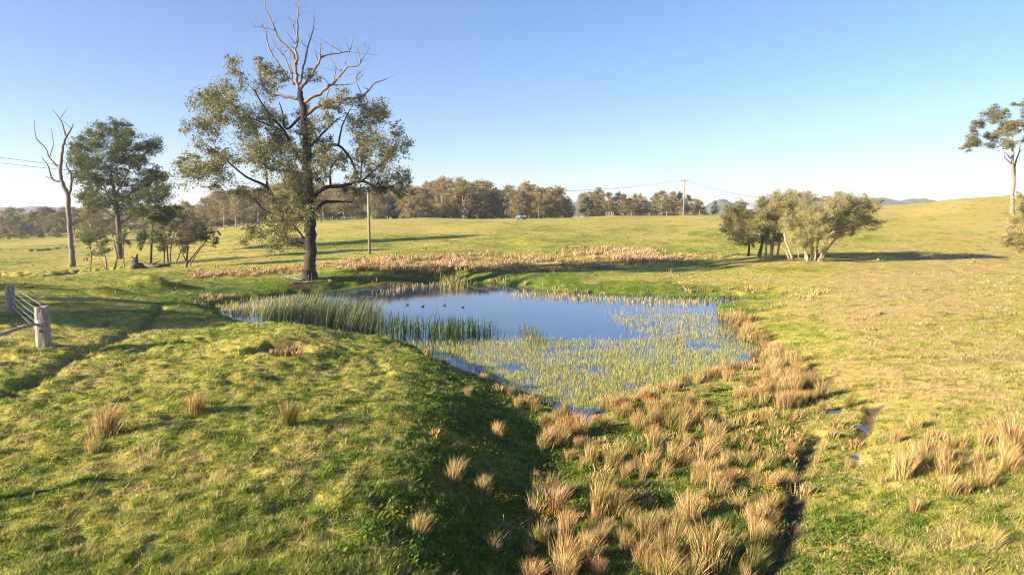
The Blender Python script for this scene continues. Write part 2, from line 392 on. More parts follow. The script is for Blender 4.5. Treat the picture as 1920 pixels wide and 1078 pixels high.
L.new(mth('ADD', n1.outputs['Fac'], mth('MULTIPLY', n2.outputs['Fac'], .6)), bp.inputs['Height']); L.new(bp.outputs[0], P.inputs['Normal'])
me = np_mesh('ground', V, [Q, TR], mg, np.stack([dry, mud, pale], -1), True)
ground = link('ground', me); tag(ground, 'rolling green and straw coloured cattle pasture', 'ground', kind='structure')

# ------------------------------------------------------------------ water
mw, N, L, P = new_mat('pond_water')
P.inputs['Base Color'].default_value = (.016, .040, .085, 1); P.inputs['Roughness'].default_value = .02
P.inputs['IOR'].default_value = 1.55; P.inputs['Specular IOR Level'].default_value = .7
tc = N.new('ShaderNodeTexCoord'); mp = N.new('ShaderNodeMapping'); mp.inputs['Scale'].default_value = (1, 1.6, 1)
nn = N.new('ShaderNodeTexNoise'); nn.inputs['Scale'].default_value = 3.0; nn.inputs['Detail'].default_value = 3
L.new(tc.outputs['Object'], mp.inputs[0]); L.new(mp.outputs[0], nn.inputs['Vector'])
b = N.new('ShaderNodeBump'); b.inputs['Distance'].default_value = .006; b.inputs['Strength'].default_value = .5
L.new(nn.outputs['Fac'], b.inputs['Height']); L.new(b.outputs[0], P.inputs['Normal'])
def water(name, poly, z, grow, label):
    c = poly.mean(0); nrm = poly-c
    a = poly; t = np.roll(a, -1, 0)-np.roll(a, 1, 0); nn_ = np.stack([t[:, 1], -t[:, 0]], -1); nn_ /= np.linalg.norm(nn_, axis=1, keepdims=True)+1e-9
    area = .5*np.sum(a[:, 0]*np.roll(a[:, 1], -1)-np.roll(a[:, 0], -1)*a[:, 1])
    if area < 0: nn_ = -nn_
    p = a+nn_*grow
    bm = bmesh.new(); vs = [bm.verts.new((x, y, z)) for x, y in p]; fc = bm.faces.new(vs)
    if fc.normal.z < 0: fc.normal_flip()
    bmesh.ops.triangulate(bm, faces=[fc]); bmesh.ops.recalc_face_normals(bm, faces=bm.faces[:])
    if sum(f_.normal.z for f_ in bm.faces) < 0:
        for f_ in bm.faces: f_.normal_flip()
    me = bpy.data.meshes.new(name); bm.to_mesh(me); bm.free(); me.materials.append(mw)
    return tag(link(name, me), label, 'water', kind='structure')
water('pond_water', pond, 0.0, .7, 'still blue farm pond water reflecting the sky')
for k, (q, rr_) in enumerate(zip(pudd, (.22, .17, .12))):
    a = np.linspace(0, 2*math.pi, 14)[:-1]; rr2 = rr_*(1+.25*np.sin(3*a+k))
    poly = np.stack([q[0]+rr2*np.cos(a)*1.1+.1*(k == 0), q[1]+rr2*np.sin(a)*1.4], -1)
    water('puddle', poly, float(H(poly[:, 0], poly[:, 1]).mean())+.015, 0, ['small blue puddle beside the green edged rush tussock', 'small puddle on the muddy cattle pad', 'narrow puddle lowest on the muddy cattle pad'][k])

# ------------------------------------------------------------------ blades (grass, rushes, reeds)
def lerp(a, b, t): return a+(b-a)*t
def blades(P0, h, wd, lean, c0, c1, segs=1, curve=.5, up=None):
    """ribbons: P0 Nx3, h N, wd N, lean Nx2 (horizontal offset of the tip), c0/c1 colours at root/tip"""
    n = len(P0); th = rng.uniform(0, math.pi, n); side = np.stack([np.cos(th), np.sin(th), np.zeros(n)], -1)*wd[:, None]*.5
    vs = []; cs = []
    for k in range(segs+1):
        t = k/segs; off = np.zeros((n, 3)); off[:, 2] = h*(t-.18*t*t*curve); off[:, :2] = lean*(t**(1+curve))
        c = P0+off; wk = 1-.35*t if k < segs else 0
        col = lerp(c0, c1, t)
        if k < segs: vs += [c-side*wk, c+side*wk]; cs += [col, col]
        else: vs.append(c); cs.append(col)
    m = 2*segs+1; VV = np.stack(vs, 1).reshape(-1, 3); CC = np.stack(cs, 1).reshape(-1, 3)
    b0 = np.arange(n)[:, None]*m; fs = []
    for k in range(segs-1): fs.append(b0+np.array([[2*k, 2*k+1, 2*k+3, 2*k+2]]))
    fs.append(b0+np.array([[2*segs-2, 2*segs-1, 2*segs]]))
    return VV, fs, CC
def pick(cols, t):
    cols = np.array(cols, float); t = np.clip(t, 0, .9999)*(len(cols)-1); k = t.astype(int); u = (t-k)[:, None]
    return cols[k]*(1-u)+cols[k+1]*u
GR = [(.06, .13, .010), (.15, .24, .022), (.32, .34, .06), (.46, .385, .14), (.56, .43, .25)]
# pasture turf
def turf(n, amin, amax, rmin, rmax):
    u = rng.random(n); r = 1/(1/rmin+(1/rmax-1/rmin)*u)   # density falls with distance
    a = np.radians(rng.uniform(amin, amax, n)); return r*np.sin(a), r*np.cos(a)
X, Y = turf(360000, -41, 41, 9.0, 130)
dr, md, pdd = masks(X, Y)
cl = noise(X, Y, .5, 131, 2)
keep = (rng.random(len(X)) > md*1.2) & (pdd > .15) & (rng.random(len(X)) < .7+.7*cl)
X = X[keep]; Y = Y[keep]; dr = dr[keep]; r = np.hypot(X, Y); m_ = len(X)
per = 5
hc = .025*np.exp(rng.normal(0, .55, m_))*(1+.8*noise(X, Y, .35, 141, 2))*(1+.012*r)
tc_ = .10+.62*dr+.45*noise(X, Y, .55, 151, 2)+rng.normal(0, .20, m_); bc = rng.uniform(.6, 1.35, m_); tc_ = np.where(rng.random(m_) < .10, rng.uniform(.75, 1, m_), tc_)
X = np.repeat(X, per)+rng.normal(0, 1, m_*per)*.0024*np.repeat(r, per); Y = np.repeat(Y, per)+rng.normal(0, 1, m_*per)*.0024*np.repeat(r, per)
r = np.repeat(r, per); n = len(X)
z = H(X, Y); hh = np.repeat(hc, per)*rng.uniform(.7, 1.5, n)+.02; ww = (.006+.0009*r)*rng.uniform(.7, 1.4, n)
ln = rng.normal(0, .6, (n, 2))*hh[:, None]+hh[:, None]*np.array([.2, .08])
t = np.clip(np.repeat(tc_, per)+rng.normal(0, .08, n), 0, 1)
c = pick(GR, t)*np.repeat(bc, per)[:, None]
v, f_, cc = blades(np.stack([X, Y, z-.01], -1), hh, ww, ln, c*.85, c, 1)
tag(link('pasture_grass', np_mesh('pasture_grass', v, f_, M_grass, cc)), 'short grazed green and straw pasture grass', 'grass', kind='stuff')

def poly_px_samples(poly, n, z=None):
    poly = np.array(poly, float); lo = poly.min(0); hi = poly.max(0); out = []
    while len(out) < n:
        p = rng.uniform(lo, hi, (n*2, 2)); p = p[inside(p[:, 0], p[:, 1], poly)]; out += list(p)
    out = np.array(out[:n]); return out
# leafy weeds along the shaded foot of the bank and in the wet ground
def weeds(name, polys, n_each, hrange, cols, label, cat):
    pts = np.vstack([poly_px_samples(p, k) for p, k in zip(polys, n_each)])
    g = ground_px(pts[:, 0], pts[:, 1]); q = noise(g[:, 0], g[:, 1], 1.1, 161, 3); g = g[(q > .0+rng.normal(0, .12, len(q))) & (pond_sd(g[:, 0], g[:, 1]) > .2)]
    k = 12; G = np.repeat(g, k, 0); n = len(G); hg = np.repeat(rng.uniform(*hrange, len(g)), k)
    G = G+np.stack([rng.normal(0, 1, n)*hg*.5, rng.normal(0, 1, n)*hg*.5, hg*rng.uniform(0, .7, n)], -1)
    G[:, 2] = H(G[:, 0], G[:, 1])+hg*rng.uniform(0, .75, n)
    h = hg*rng.uniform(.15, .5, n); th = rng.uniform(0, 2*math.pi, n); ln = np.stack([np.cos(th), np.sin(th)], -1)*h[:, None]*1.1
    t = np.repeat(rng.random(len(g)), k)*.6+rng.random(n)*.4; c = pick(cols, t)
    v, f_, cc = blades(G, h, h*.65+.008, ln, c*.9, c, 2, .3)
    tag(link(name, np_mesh(name, v, f_, M_grass, cc)), label, cat, kind='stuff')
weeds('leafy_weeds', [[(800,650),(880,700),(1010,790),(1000,900),(980,1078),(600,1078),(720,960),(800,850),(820,740)], [(1000,800),(1500,800),(1480,1000),(1400,1078),(990,1078)],
      [(1100,770),(1250,740),(1400,720),(1500,760),(1480,820),(1200,820)], [(1500,860),(1600,880),(1700,1078),(1480,1078)], [(100,700),(780,700),(700,900),(50,900)]], [3000, 1500, 450, 300, 260], (.05, .15),
      [(.05, .11, .012), (.09, .17, .018), (.18, .25, .03)], 'leafy green weeds in the shade at the foot of the bank', 'weeds')
# wildflowers
fpx = [(911,849,40,14,26),(735,973,34,16,24),(946,941,26,14,45),(1048,969,40,14,35),(1440,922,36,16,50),(1290,900,120,60,25),(85,865,45,25,30),(1060,900,60,30,15),(400,690,40,5,20),(540,728,50,6,22),(300,765,50,20,8),(1165,830,80,50,20),(1780,915,30,6,6),(190,992,10,6,5),(1430,800,40,14,12),(1000,1070,60,8,12),(1290,1060,20,8,10),(600,655,60,8,14)]
pts = np.vstack([np.stack([rng.normal(a, c_/2, k), rng.normal(b_, d_/2, k)], -1) for a, b_, c_, d_, k in fpx])
g = ground_px(pts[:, 0], np.clip(pts[:, 1], 540, 1100)); n = len(g); g = g[rng.random(n) < .6]; n = len(g); k = 4
G = np.repeat(g, k, 0)+np.stack([rng.normal(0, .05, n*k), rng.normal(0, .05, n*k), rng.uniform(.10, .24, n*k)], -1)
th = rng.uniform(0, 2*math.pi, n*k); G2 = np.repeat(G, 4, 0); th2 = np.repeat(th, 4)+np.tile(np.arange(4)*math.pi/2, n*k)
c = np.tile(np.array([[.75, .52, .02]]), (len(G2), 1))*rng.uniform(.75, 1.1, (len(G2), 1))
v, f_, cc = blades(G2, np.full(len(G2), .012), np.full(len(G2), .022), np.stack([np.cos(th2), np.sin(th2)], -1)*.026, c, c, 1, 0)
v2, f2, cc2 = blades(G-np.array([0, 0, 1])*.2, np.full(len(G), .2), np.full(len(G), .005), np.zeros((len(G), 2)), np.tile([[.06, .12, .02]], (len(G), 1)), np.tile([[.10, .16, .03]], (len(G), 1)), 1, 0)
tag(link('wildflowers', np_mesh('wildflowers', np.vstack([v, v2]), f_+[x+len(v) for x in f2], M_grass, np.vstack([cc, cc2]))), 'scattered small yellow wildflowers', 'wildflowers', kind='stuff')

# rush tussocks ---------------------------------------------------------------
TAN = [(.38, .21, .08), (.55, .34, .14), (.68, .45, .22), (.74, .54, .30)]
GRN = [(.08, .12, .02), (.16, .19, .035), (.26, .22, .06)]
def tussock_data(n, h, spread, green, lean=(.16, .05), wd=.009, fine=1.0):
    a = rng.uniform(0, 2*math.pi, n); rr = np.abs(rng.normal(0, 1, n))*spread*.32
    P0 = np.stack([rr*np.cos(a), rr*np.sin(a), np.full(n, -.04)], -1)
    hh = h*rng.uniform(.35, 1.12, n)*(1-.25*rr/spread); k = rng.uniform(.03, .42, n)*hh
    ln = np.stack([np.cos(a), np.sin(a)], -1)*k[:, None]+np.array(lean)*hh[:, None]+rng.normal(0, .07, (n, 2))*hh[:, None]
    isg = rng.random(n) < green
    c1 = np.where(isg[:, None], pick(GRN+TAN[:2], rng.random(n)*.8), pick(TAN, rng.random(n)))
    c1 = c1*rng.uniform(.55, 1.2, (n, 1)); c0 = np.where(isg[:, None], pick(GRN[:2], rng.random(n)), lerp(pick(GRN, rng.random(n)), c1, .35))
    return blades(P0, hh, np.full(n, wd)*rng.uniform(.7, 1.3, n), ln, c0, c1, 3, .7)
VAR = {}
for kind, green, cnt in (('tan', .10, 5), ('mixed', .45, 4), ('green', .8, 2), ('thin', .12, 3)):
    VAR[kind] = []
    for k in range(cnt):
        v, f_, cc = tussock_data(440 if kind != 'thin' else 130, .85, .38 if kind != 'thin' else .3, green, wd=.0105)
        VAR[kind].append(np_mesh('rush_tussock', v, f_, M_rush, cc))
tuss = []     # (x, y, z, height, kind, label, group)
def put(px, py, h, kind, label, group=None):
    g = gp(px, py); tuss.append((g[0], g[1], g[2], h, kind, label, group))
singles = [
 (540,797,.85,'green','half green rush tussock standing alone in the middle of the sunny left slope'),
 (365,775,.75,'tan','bushy straw coloured tussock left of the lone half green tussock'),
 (200,815,.95,'tan','tall pinkish dry tussock leaning right beside the striped cattle slope'),
 (172,850,.65,'thin','thin dry tussock just below the tall leaning one on the left slope'),
 (850,907,.75,'tan','pale fountain shaped tussock on the shaded bank above a greener one'),
 (903,927,.6,'mixed','spiky half green tussock right beside the pale one on the shaded bank'),
 (930,822,.6,'tan','lone straw tussock in the shade just below the pond corner'),
 (877,745,.5,'mixed','green and straw tussock at the top of the bank beside the water'),
 (785,1005,.55,'mixed','sparse upright tussock beside yellow flowers low on the bank'),
 (815,818,.3,'thin','tiny reddish tuft on the edge of the shaded bank'),
 (925,1035,.6,'thin','sparse bent rush stalks at the bottom of the shaded bank'),
 (1590,765,.62,'green','dark green rush tussock standing alone beside the small puddle'),
 (1475,680,.75,'mixed','large rounded tussock at the right end of the pond casting a dark shadow'),
 (1895,840,1.0,'tan','large dry tussock cut by the right edge of the photo'),
 (530,668,.45,'tan','dry tussock growing inside the hollow of the mound'),
 (555,668,.35,'thin','small tuft at the right rim of the hollow'), (545,662,.4,'tan','middle one of the dry tufts inside the hollow of the mound'), (512,664,.3,'thin','leftmost small tuft in the shaded part of the hollow'),
 (1330,1060,1.0,'mixed','biggest foreground tussock at the bottom edge left of the muddy path'),
 (1120,965,1.0,'mixed','tall brown tussock column in the middle of the rush bed'),
 (1060,1060,.8,'tan','broad dry tussock at the bottom edge on the left of the rush bed'),
 (1865,1025,.5,'thin','reddish wispy tussock near the bottom right corner'),
 (1715,960,.5,'thin','narrow wispy tussock below the right hand dry patch'),
 (1920,575,.4,'tan','small tussock at the right edge level with the far pond shore'),
]
for s in singles: put(*s)
G_bed = 'rush tussocks in the foreground bed'; L_bed = 'dry orange rush tussock among many in the crowded foreground bed'
p = poly_px_samples([(1010,800),(1090,790),(1180,765),(1340,740),(1520,775),(1530,830),(1490,900),(1450,1000),(1400,1090),(985,1090),(1000,900)], 235)
kept = []
for px, py in poly_px_samples([(1010,800),(1090,790),(1180,765),(1340,740),(1520,775),(1530,830),(1490,900),(1450,1000),(1400,1090),(985,1090),(1000,900)], 1500):
    if len(kept) < 235 and abs(px-np.interp(py+10, [812, 850, 900, 970, 1030, 1100], [1535, 1512, 1492, 1488, 1465, 1430])) > 26 and all((px-a)**2+((py-b)*1.6)**2 > (17+(py-740)*.035)**2 for a, b in kept): kept.append((px, py))
for px, py in kept:
    k = random.choice(['tan', 'tan', 'thin', 'thin', 'mixed', 'mixed', 'green']); dens = noise(np.array([px]), np.array([py]), 90, 5, 1)[0]
    if k != 'thin' and dens < -.35: continue
    where = 'at the bottom edge' if py > 1010 else 'beside the muddy path' if px > 1400 else 'just below the near pond shore' if py < 850 else 'against the shaded bank' if px < 1080 else 'in the middle'
    look = {'tan': 'dense orange tan', 'thin': 'thin wispy', 'mixed': 'green and tan', 'green': 'mostly green'}[k]
    put(px, py+10, random.choice([.3, .4, .5, .58, .68, .82])*random.uniform(.85, 1.1)*(.8 if px > 1350 else 1), k, '%s rush tussock of the foreground bed %s' % (look, where), G_bed)
for px, py, h in tuple((1440-k*13+random.uniform(-6, 6), 676+k*4.0+random.uniform(-4, 6), random.uniform(.35, .75)) for k in range(24))+((1330,735,.5),(1365,715,.65),(1400,725,.75),(1435,720,.8),(1470,735,.75),(1500,730,.85),(1385,745,.6),(1520,755,.6),(1420,750,.6),(1300,745,.5),(1250,765,.6),(1225,790,.5),(1170,775,.55),(1190,800,.6),(1140,800,.5),(1540,770,.5),(1060,775,.6),(1045,790,.6),(1455,755,.5),(1490,765,.5)):
    put(px, py, h, (k_ := random.choice(['tan', 'mixed', 'tan'])), ('dry tan' if k_ == 'tan' else 'green based')+' tussock on the pond shore, '+('at the nearest corner of the water' if px < 1210 else 'midway along the near right shore' if px < 1350 else 'in the thick stretch before the right point'), 'rush tussocks on the near right shore')
for px, py, h in ((1362,600,.7),(1375,606,.8),(1390,610,.8),(1405,632,.75),(1420,640,.8),(1400,622,.7),(1432,645,.6),(1380,596,.7),(1360,590,.5),(1415,600,.4),(1450,690,.5),(1440,658,.5)):
    put(px, py, h*1.25, random.choice(['tan', 'mixed']), 'orange rush tussock on the right point of the pond shore', 'rush tussocks on the right point')
for px, py in poly_px_samples([(1350,592),(1395,600),(1440,640),(1500,690),(1545,730),(1530,770),(1400,750),(1445,700),(1420,650),(1370,615)], 44):
    put(px, py+8, random.uniform(.55, .95), (k_ := random.choice(['tan', 'tan', 'mixed'])), ('orange' if k_ == 'tan' else 'green based')+' rush tussock on the right pond shore, '+('upper stretch' if py < 640 else 'middle stretch' if py < 700 else 'lower thick stretch'), 'rush tussocks on the right shore')
for px, py, h in ((1430,583,.5),(1450,578,.5),(1440,570,.45),(1410,578,.4),(1465,573,.4)):
    put(px, py, h, 'mixed', 'low greenish tussock in the row behind the right point', 'low tussocks behind the right point')
for px, py, h in ((1292,548,.6),(1316,546,.6),(1330,547,.5),(1368,543,.55),(1385,545,.5),(1405,544,.6),(1414,550,.5),(1438,545,.8),(1462,552,.5),(1476,550,.45),(1500,560,.6),(1515,560,.6),(1530,553,.8),(1545,550,.6),(1488,556,.4),(1395,547,.4)):
    put(px, py, h, 'tan', 'pinkish dry tussock in the row beyond the right end of the pond', 'dry tussocks beyond the right end of the pond')
for px, py, h in ((935,527,.75),(950,528,.7),(985,533,.5),(1018,538,.5),(1040,541,.5),(1060,545,.4),(1080,547,.5),(1100,548,.4),(1130,552,.35),(1055,540,.4),(920,528,.5)):
    put(px, py, h, 'mixed', 'brownish tussock on the far shore of the pond', 'tussocks on the far shore')
for px, py, h in ((905,715,.5),(935,735,.45),(958,742,.5),(970,765,.5),(1000,770,.6),(1020,800,.6),(1035,820,.6),(985,752,.4),(800,665,.4),(830,680,.3),(1080,812,.5),(1055,835,.6)):
    put(px, py, h, 'mixed', 'green and tan tussock at the foot of the near bank by the water', 'tussocks along the near bank')
for px, py in poly_px_samples([(1640,830),(1700,790),(1800,800),(1920,800),(1920,880),(1800,930),(1700,900),(1640,870)], 34):
    put(px, py+10, random.uniform(.35, .8), (k_ := random.choice(['tan', 'thin', 'thin'])), ('bushy' if k_ == 'tan' else 'wispy')+' reddish tussock of the loose patch on the right, '+('left part' if px < 1730 else 'middle' if px < 1830 else 'by the photo edge'), 'tussocks in the right hand patch')
for px, py in [(1480,850),(1530,870),(1560,820),(1600,840),(1545,845),(1510,925),(1490,905),(1655,905),(1440,870),(1570,800),(1590,880),(1520,900)]:
    put(px, py, random.uniform(.3, .5), 'thin', 'short wispy tussock beside the muddy cattle pad', 'tussocks beside the muddy path')
for px, py in [(1650,590),(1830,585),(1900,590),(1850,530),(1735,545),(1690,545),(1775,590),(1560,535),(1610,600),(1630,620),(1475,540),(1870,548),(1740,610),(1700,560),(1890,545),(1900,520),(1660,485),(1640,490)]:
    put(px, py, random.uniform(.2, .35), 'thin', 'small isolated straw tuft on the open right hand field', 'straw tufts on the right hand field')
tuss.sort(key=lambda t_: -t_[3]/math.hypot(t_[0], t_[1]))
rest = tuss[295:]
for (x, y, z, h, kind, label, group) in tuss[:295]:
    o = link('rush_tussock', random.choice(VAR[kind]), None, (x, y, z)); s = h/.85
    o.scale = (s*random.uniform(.8, 1.15), s*random.uniform(.8, 1.15), s); o.rotation_euler = (0, 0, random.uniform(-1.1, 1.1))
    tag(o, label, 'tussock', group)
# far bands of dry rushes: too many to count
def rush_mass(name, spec, label, blade_n=26):
    vs, fs, cs = [], [], []; off = 0; pts = []
    for poly, n, h in spec:
        q = poly_px_samples(poly, n)+rng.normal(0, 1, (n, 2))*np.array([14, 3.2]); g = ground_px(q[:, 0], q[:, 1]); nn_ = noise(g[:, 0], g[:, 1], 3.5, 171, 2); nn_[pond_sd(g[:, 0], g[:, 1]) < .2] = -1
        for gg, m in zip(g, nn_):
            if m > -.12: pts.append((*gg, h*random.uniform(.6, 1.25)*(1+.4*m)))
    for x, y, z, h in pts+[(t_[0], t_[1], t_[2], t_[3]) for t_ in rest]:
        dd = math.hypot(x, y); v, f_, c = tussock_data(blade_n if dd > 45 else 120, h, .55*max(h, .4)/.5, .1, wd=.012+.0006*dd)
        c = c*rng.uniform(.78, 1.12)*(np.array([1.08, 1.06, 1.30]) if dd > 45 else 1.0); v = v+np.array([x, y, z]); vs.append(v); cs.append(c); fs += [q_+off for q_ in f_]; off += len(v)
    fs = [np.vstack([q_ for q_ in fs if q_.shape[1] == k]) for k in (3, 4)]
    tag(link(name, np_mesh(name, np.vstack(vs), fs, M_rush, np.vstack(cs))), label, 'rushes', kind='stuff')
rush_mass('dry_rushes', [([(640,492),(760,486),(900,480),(1010,483),(1120,494),(1150,503),(1000,506),(900,508),(870,520),(820,518),(760,506),(650,504)], 1150, .62),
    ([(1060,473),(1100,470),(1180,470),(1260,474),(1270,490),(1180,494),(1130,484)], 420, .65), ([(1270,474),(1420,480),(1380,490),(1270,488)], 70, .35),
    ([(360,512),(460,507),(560,503),(560,513),(400,520),(360,520)], 230, .5), ([(560,500),(640,494),(640,504),(560,508)], 60, .45),
    ([(1580,480),(1720,478),(1830,482),(1830,486),(1600,488)], 60, .35), ([(400,545),(480,548),(470,556),(380,560)], 60, .35), ([(330,560),(395,560),(440,570),(380,575)], 60, .4),
    ([(640,519),(860,520),(860,526),(640,526)], 70, .35)], 'bands of pinkish dry rushes beyond the pond')
# emergent plants ---------------------------------------------------------------
def stand(name, spec, label, cat, mat=M_grass):
    """spec: (poly px, n stems, height range, width, colours, lean, patchiness)"""
    vs, fs, cs = [], [], []; off = 0
    for poly, n, hr, wd, cols, lean, patch, psc in spec:
        q = poly_px_samples(poly, n)+rng.normal(0, 1, (n, 2))*np.array([9, 3.0]); g2 = on_z(q[:, 0], q[:, 1], 0.0); ok = pond_sd(g2[:, 0], g2[:, 1]) < .25; g2 = g2[ok]
        nn_ = noise(g2[:, 0], g2[:, 1], psc, 181, 3); ok = nn_ > patch+rng.normal(0, .15, len(nn_)); g2 = g2[ok]; n = len(g2)
        h = rng.uniform(*hr, n)*(1+.25*noise(g2[:, 0], g2[:, 1], 1.2, 191, 1)); ln = (np.array(lean)+rng.normal(0, .13, (n, 2)))*h[:, None]
        c = pick(cols, rng.random(n))*rng.uniform(.8, 1.2, (n, 1))
        v, f_, c2 = blades(np.stack([g2[:, 0], g2[:, 1], np.full(n, -.1)], -1), h+.1, wd*rng.uniform(.7, 1.3, n), ln, c*.9, c, 3, .8)
        vs.append(v); cs.append(c2); fs += [q_+off for q_ in f_]; off += len(v)
    fs = [np.vstack([q_ for q_ in fs if q_.shape[1] == k]) for k in (3, 4)]
    tag(link(name, np_mesh(name, np.vstack(vs), fs, mat, np.vstack(cs))), label, cat, kind='stuff')
DG = [(.02, .055, .014), (.04, .09, .02), (.09, .13, .04), (.30, .28, .14)]
YG0 = [(.24, .30, .045)]; ST0 = [(.42, .36, .18)]
stand('bulrush_stand', [([(540,585),(600,582),(700,585),(710,600),(705,628),(650,625),(560,618),(500,610),(480,600)], 4300, (.6, 1.9), .026, DG+DG[2:3], (.24, .03), -.12, 1.6)],
      'tall dark green bulrush stand leaning right in the left of the pond', 'reeds')
stand('water_rushes', [([(712,620),(712,632),(760,640),(830,640),(900,640),(930,640),(925,625),(860,620),(790,615),(712,608)], 1500, (.8, 1.4), .035, DG[:3], (.04, 0), -.15, 1.3),
    ([(985,629),(995,629),(995,634),(985,634)], 60, (.6, 1.0), .03, DG[1:], (.04, 0), -1, 1.3), ([(1000,640),(1006,640),(1006,648),(1000,648)], 40, (.6, 1.0), .03, DG[1:], (.04, 0), -1, 1.3)],
      'row of short dark rushes standing in open water', 'reeds')
YG = [(.14, .21, .03), (.27, .33, .05), (.40, .39, .09), (.48, .38, .18)]
ST = [(.30, .27, .09), (.42, .34, .16), (.52, .42, .24)]
stand('pond_grass', [([(850,640),(1000,632),(1130,640),(1250,632),(1400,640),(1430,665),(1390,692),(1300,712),(1180,750),(1090,775),(1000,752),(920,710),(850,670)], 38000, (.08, .28), .014, YG[1:]+YG[1:3], (.08, 0), -.22, 1.7),
    ([(1140,590),(1200,580),(1350,585),(1350,600),(1400,635),(1250,640),(1180,615)], 4800, (.10, .30), .018, YG[1:]+ST[:2], (.05, 0), -.1, 2.4),
    ([(770,640),(860,640),(900,680),(850,672),(780,655)], 900, (.15, .35), .022, YG, (.05, 0), -.1, 1.5)],
      'yellow green water grass growing through the near half of the pond', 'water grass')
stand('straw_reeds', [([(720,536),(830,530),(900,531),(960,536),(900,537),(830,538),(720,549)], 1100, (.2, .5), .045, ST+YG0, (.08, 0), -.1, 2.0),
    ([(830,532),(870,532),(872,541),(835,541)], 260, (.7, 1.3), .045, YG[1:]+ST[:1], (.1, 0), -1, 2.0),
    ([(960,549),(1010,551),(1100,556),(1250,562),(1340,566),(1340,572),(1200,570),(1080,562),(960,556)], 1500, (.15, .45), .04, ST+DG[2:3], (.05, 0), -.5, 2.5),
    ([(400,575),(450,566),(540,560),(600,556),(600,590),(540,590),(470,592),(430,590)], 2900, (.2, .55), .035, ST+YG[:2], (.08, 0), -.35, 2.5),
    ([(1180,553),(1430,556),(1440,562),(1340,566),(1200,560)], 1500, (.2, .5), .04, DG[1:4], (.05, 0), -.3, 2.5)],
      'pale straw reeds standing at the far and left edges of the pond', 'reeds')

# ------------------------------------------------------------------ trees
def catmull(pts, k=3, jit=0.0):
    pts = [np.array(p, float) for p in pts]
    if len(pts) < 3: k = max(k, 2)
    P = [2*pts[0]-pts[1]]+pts+[2*pts[-1]-pts[-2]]; out = []
    for i in range(1, len(P)-2):
        for s in range(k):
            t = s/k; a, b, c, d = P[i-1], P[i], P[i+1], P[i+2]
            q = .5*((2*b)+(-a+c)*t+(2*a-5*b+4*c-d)*t*t+(-a+3*b-3*c+d)*t**3)
            if jit and (s or i > 1): q[:3] += rng.normal(0, jit*max(q[3], .04), 3)
            out.append(q)
    out.append(pts[-1]); out = np.array(out); out[:, 3] = np.maximum(out[:, 3], .008)
    return out
def add_limb(mb, pl_, n=7):
    mb.tube([p[:3] for p in pl_], [p[3] for p in pl_], n)
def leaf_mesh(centres, sig, n_each, size, cols, hang=.5, aspect=.38):
    C_ = np.repeat(centres, n_each, 0); n = len(C_); s = np.repeat(sig, n_each, 0)
    g = rng.normal(0, 1, (n, 3)); g *= (np.minimum(np.linalg.norm(g, axis=1), 1.9)/np.linalg.norm(g, axis=1))[:, None]
    C_ = C_+g*s
    d = rng.normal(0, 1, (n, 3)); d[:, 2] -= hang*1.5; d /= np.linalg.norm(d, axis=1, keepdims=True)
    e = rng.normal(0, 1, (n, 3)); e -= d*(e*d).sum(1, keepdims=True); e /= np.linalg.norm(e, axis=1, keepdims=True)
    L_ = size*rng.uniform(.6, 1.3, n)[:, None]; W_ = L_*aspect
    v = np.stack([C_-d*L_*.5, C_-d*L_*.05+e*W_*.5, C_+d*L_*.5, C_-d*L_*.05-e*W_*.5], 1).reshape(-1, 3)
    f = [np.arange(n*4).reshape(-1, 4)]
    tc_ = np.repeat(rng.random(len(centres)), n_each)*.65+rng.random(n)*.35
    c = pick(cols, tc_)*rng.uniform(.8, 1.2, (n, 1)); return v, f, np.repeat(c, 4, 0)
def grow(skel, blobs, leaf, dens, cols, twig_r=.05, sub=9, sides=6, hang=.5, sigk=.27, forbid_top=True, twigs=True):
    """skel: list of Nx4 limbs; blobs: (x,y,z,rx,rz,ry). returns twig list, crown arrays"""
    nodes = [p for l in skel for p in l[1:]]; nodes = np.array(nodes); tw = []; cen = []; sg = []; cnt = []
    root = skel[0][0][:3]
    order = sorted(blobs, key=lambda b: np.min(((nodes[:, :3]-np.array(b[:3]))**2).sum(1)))
    for b in order:
        c = np.array(b[:3]); dv = c-nodes[:, :3]; dist = np.sqrt((dv**2).sum(1))+np.maximum(0, nodes[:, 2]-c[2])*.9
        k = int(np.argmin(dist)); s0 = nodes[k]; r0 = min(s0[3]*.6, twig_r*1.6+dist[k]*.012); r0 = max(r0, twig_r*.5)
        m = (s0[:3]+c)/2+np.array([0, 0, .12*dist[k]])+rng.normal(0, .07*dist[k], 3)
        l = catmull([(*s0[:3], r0), (*m, r0*.7), (*c, r0*.35)], 3, .3); tw.append(l); nodes = np.vstack([nodes, l[2:]])
        rx, rz, ry = b[3], b[4], b[5]
        u = rng.normal(0, 1, (sub, 3)); u /= np.linalg.norm(u, axis=1, keepdims=True); u *= rng.uniform(.35, 1.2, (sub, 1)); u[:, 2] = u[:, 2]*.95+.05
        q = c+u*np.array([rx, ry, rz])
        if twigs:
            for e in q:
                mid = (c+e)/2+rng.normal(0, .12*rx, 3)
                tw.append(np.array([(*c, r0*.35), (*mid, r0*.22), (*e, .01)]))
        cen.append(q); sg.append(np.array([[rx*sigk, ry*sigk, rz*sigk*.8]])*rng.uniform(.4, 1.45, (sub, 1)))
        area = rx*rz*3.14*4.2; cnt += [max(3, int(dens*area/(leaf*leaf*.38)/sub))]*sub
    cen = np.vstack(cen); sg = np.vstack(sg)
    cnt = (np.array(cnt)*rng.uniform(.5, 1.5, len(cnt))).astype(int)+1
    return tw, leaf_mesh(cen, sg, cnt, leaf, cols, hang)
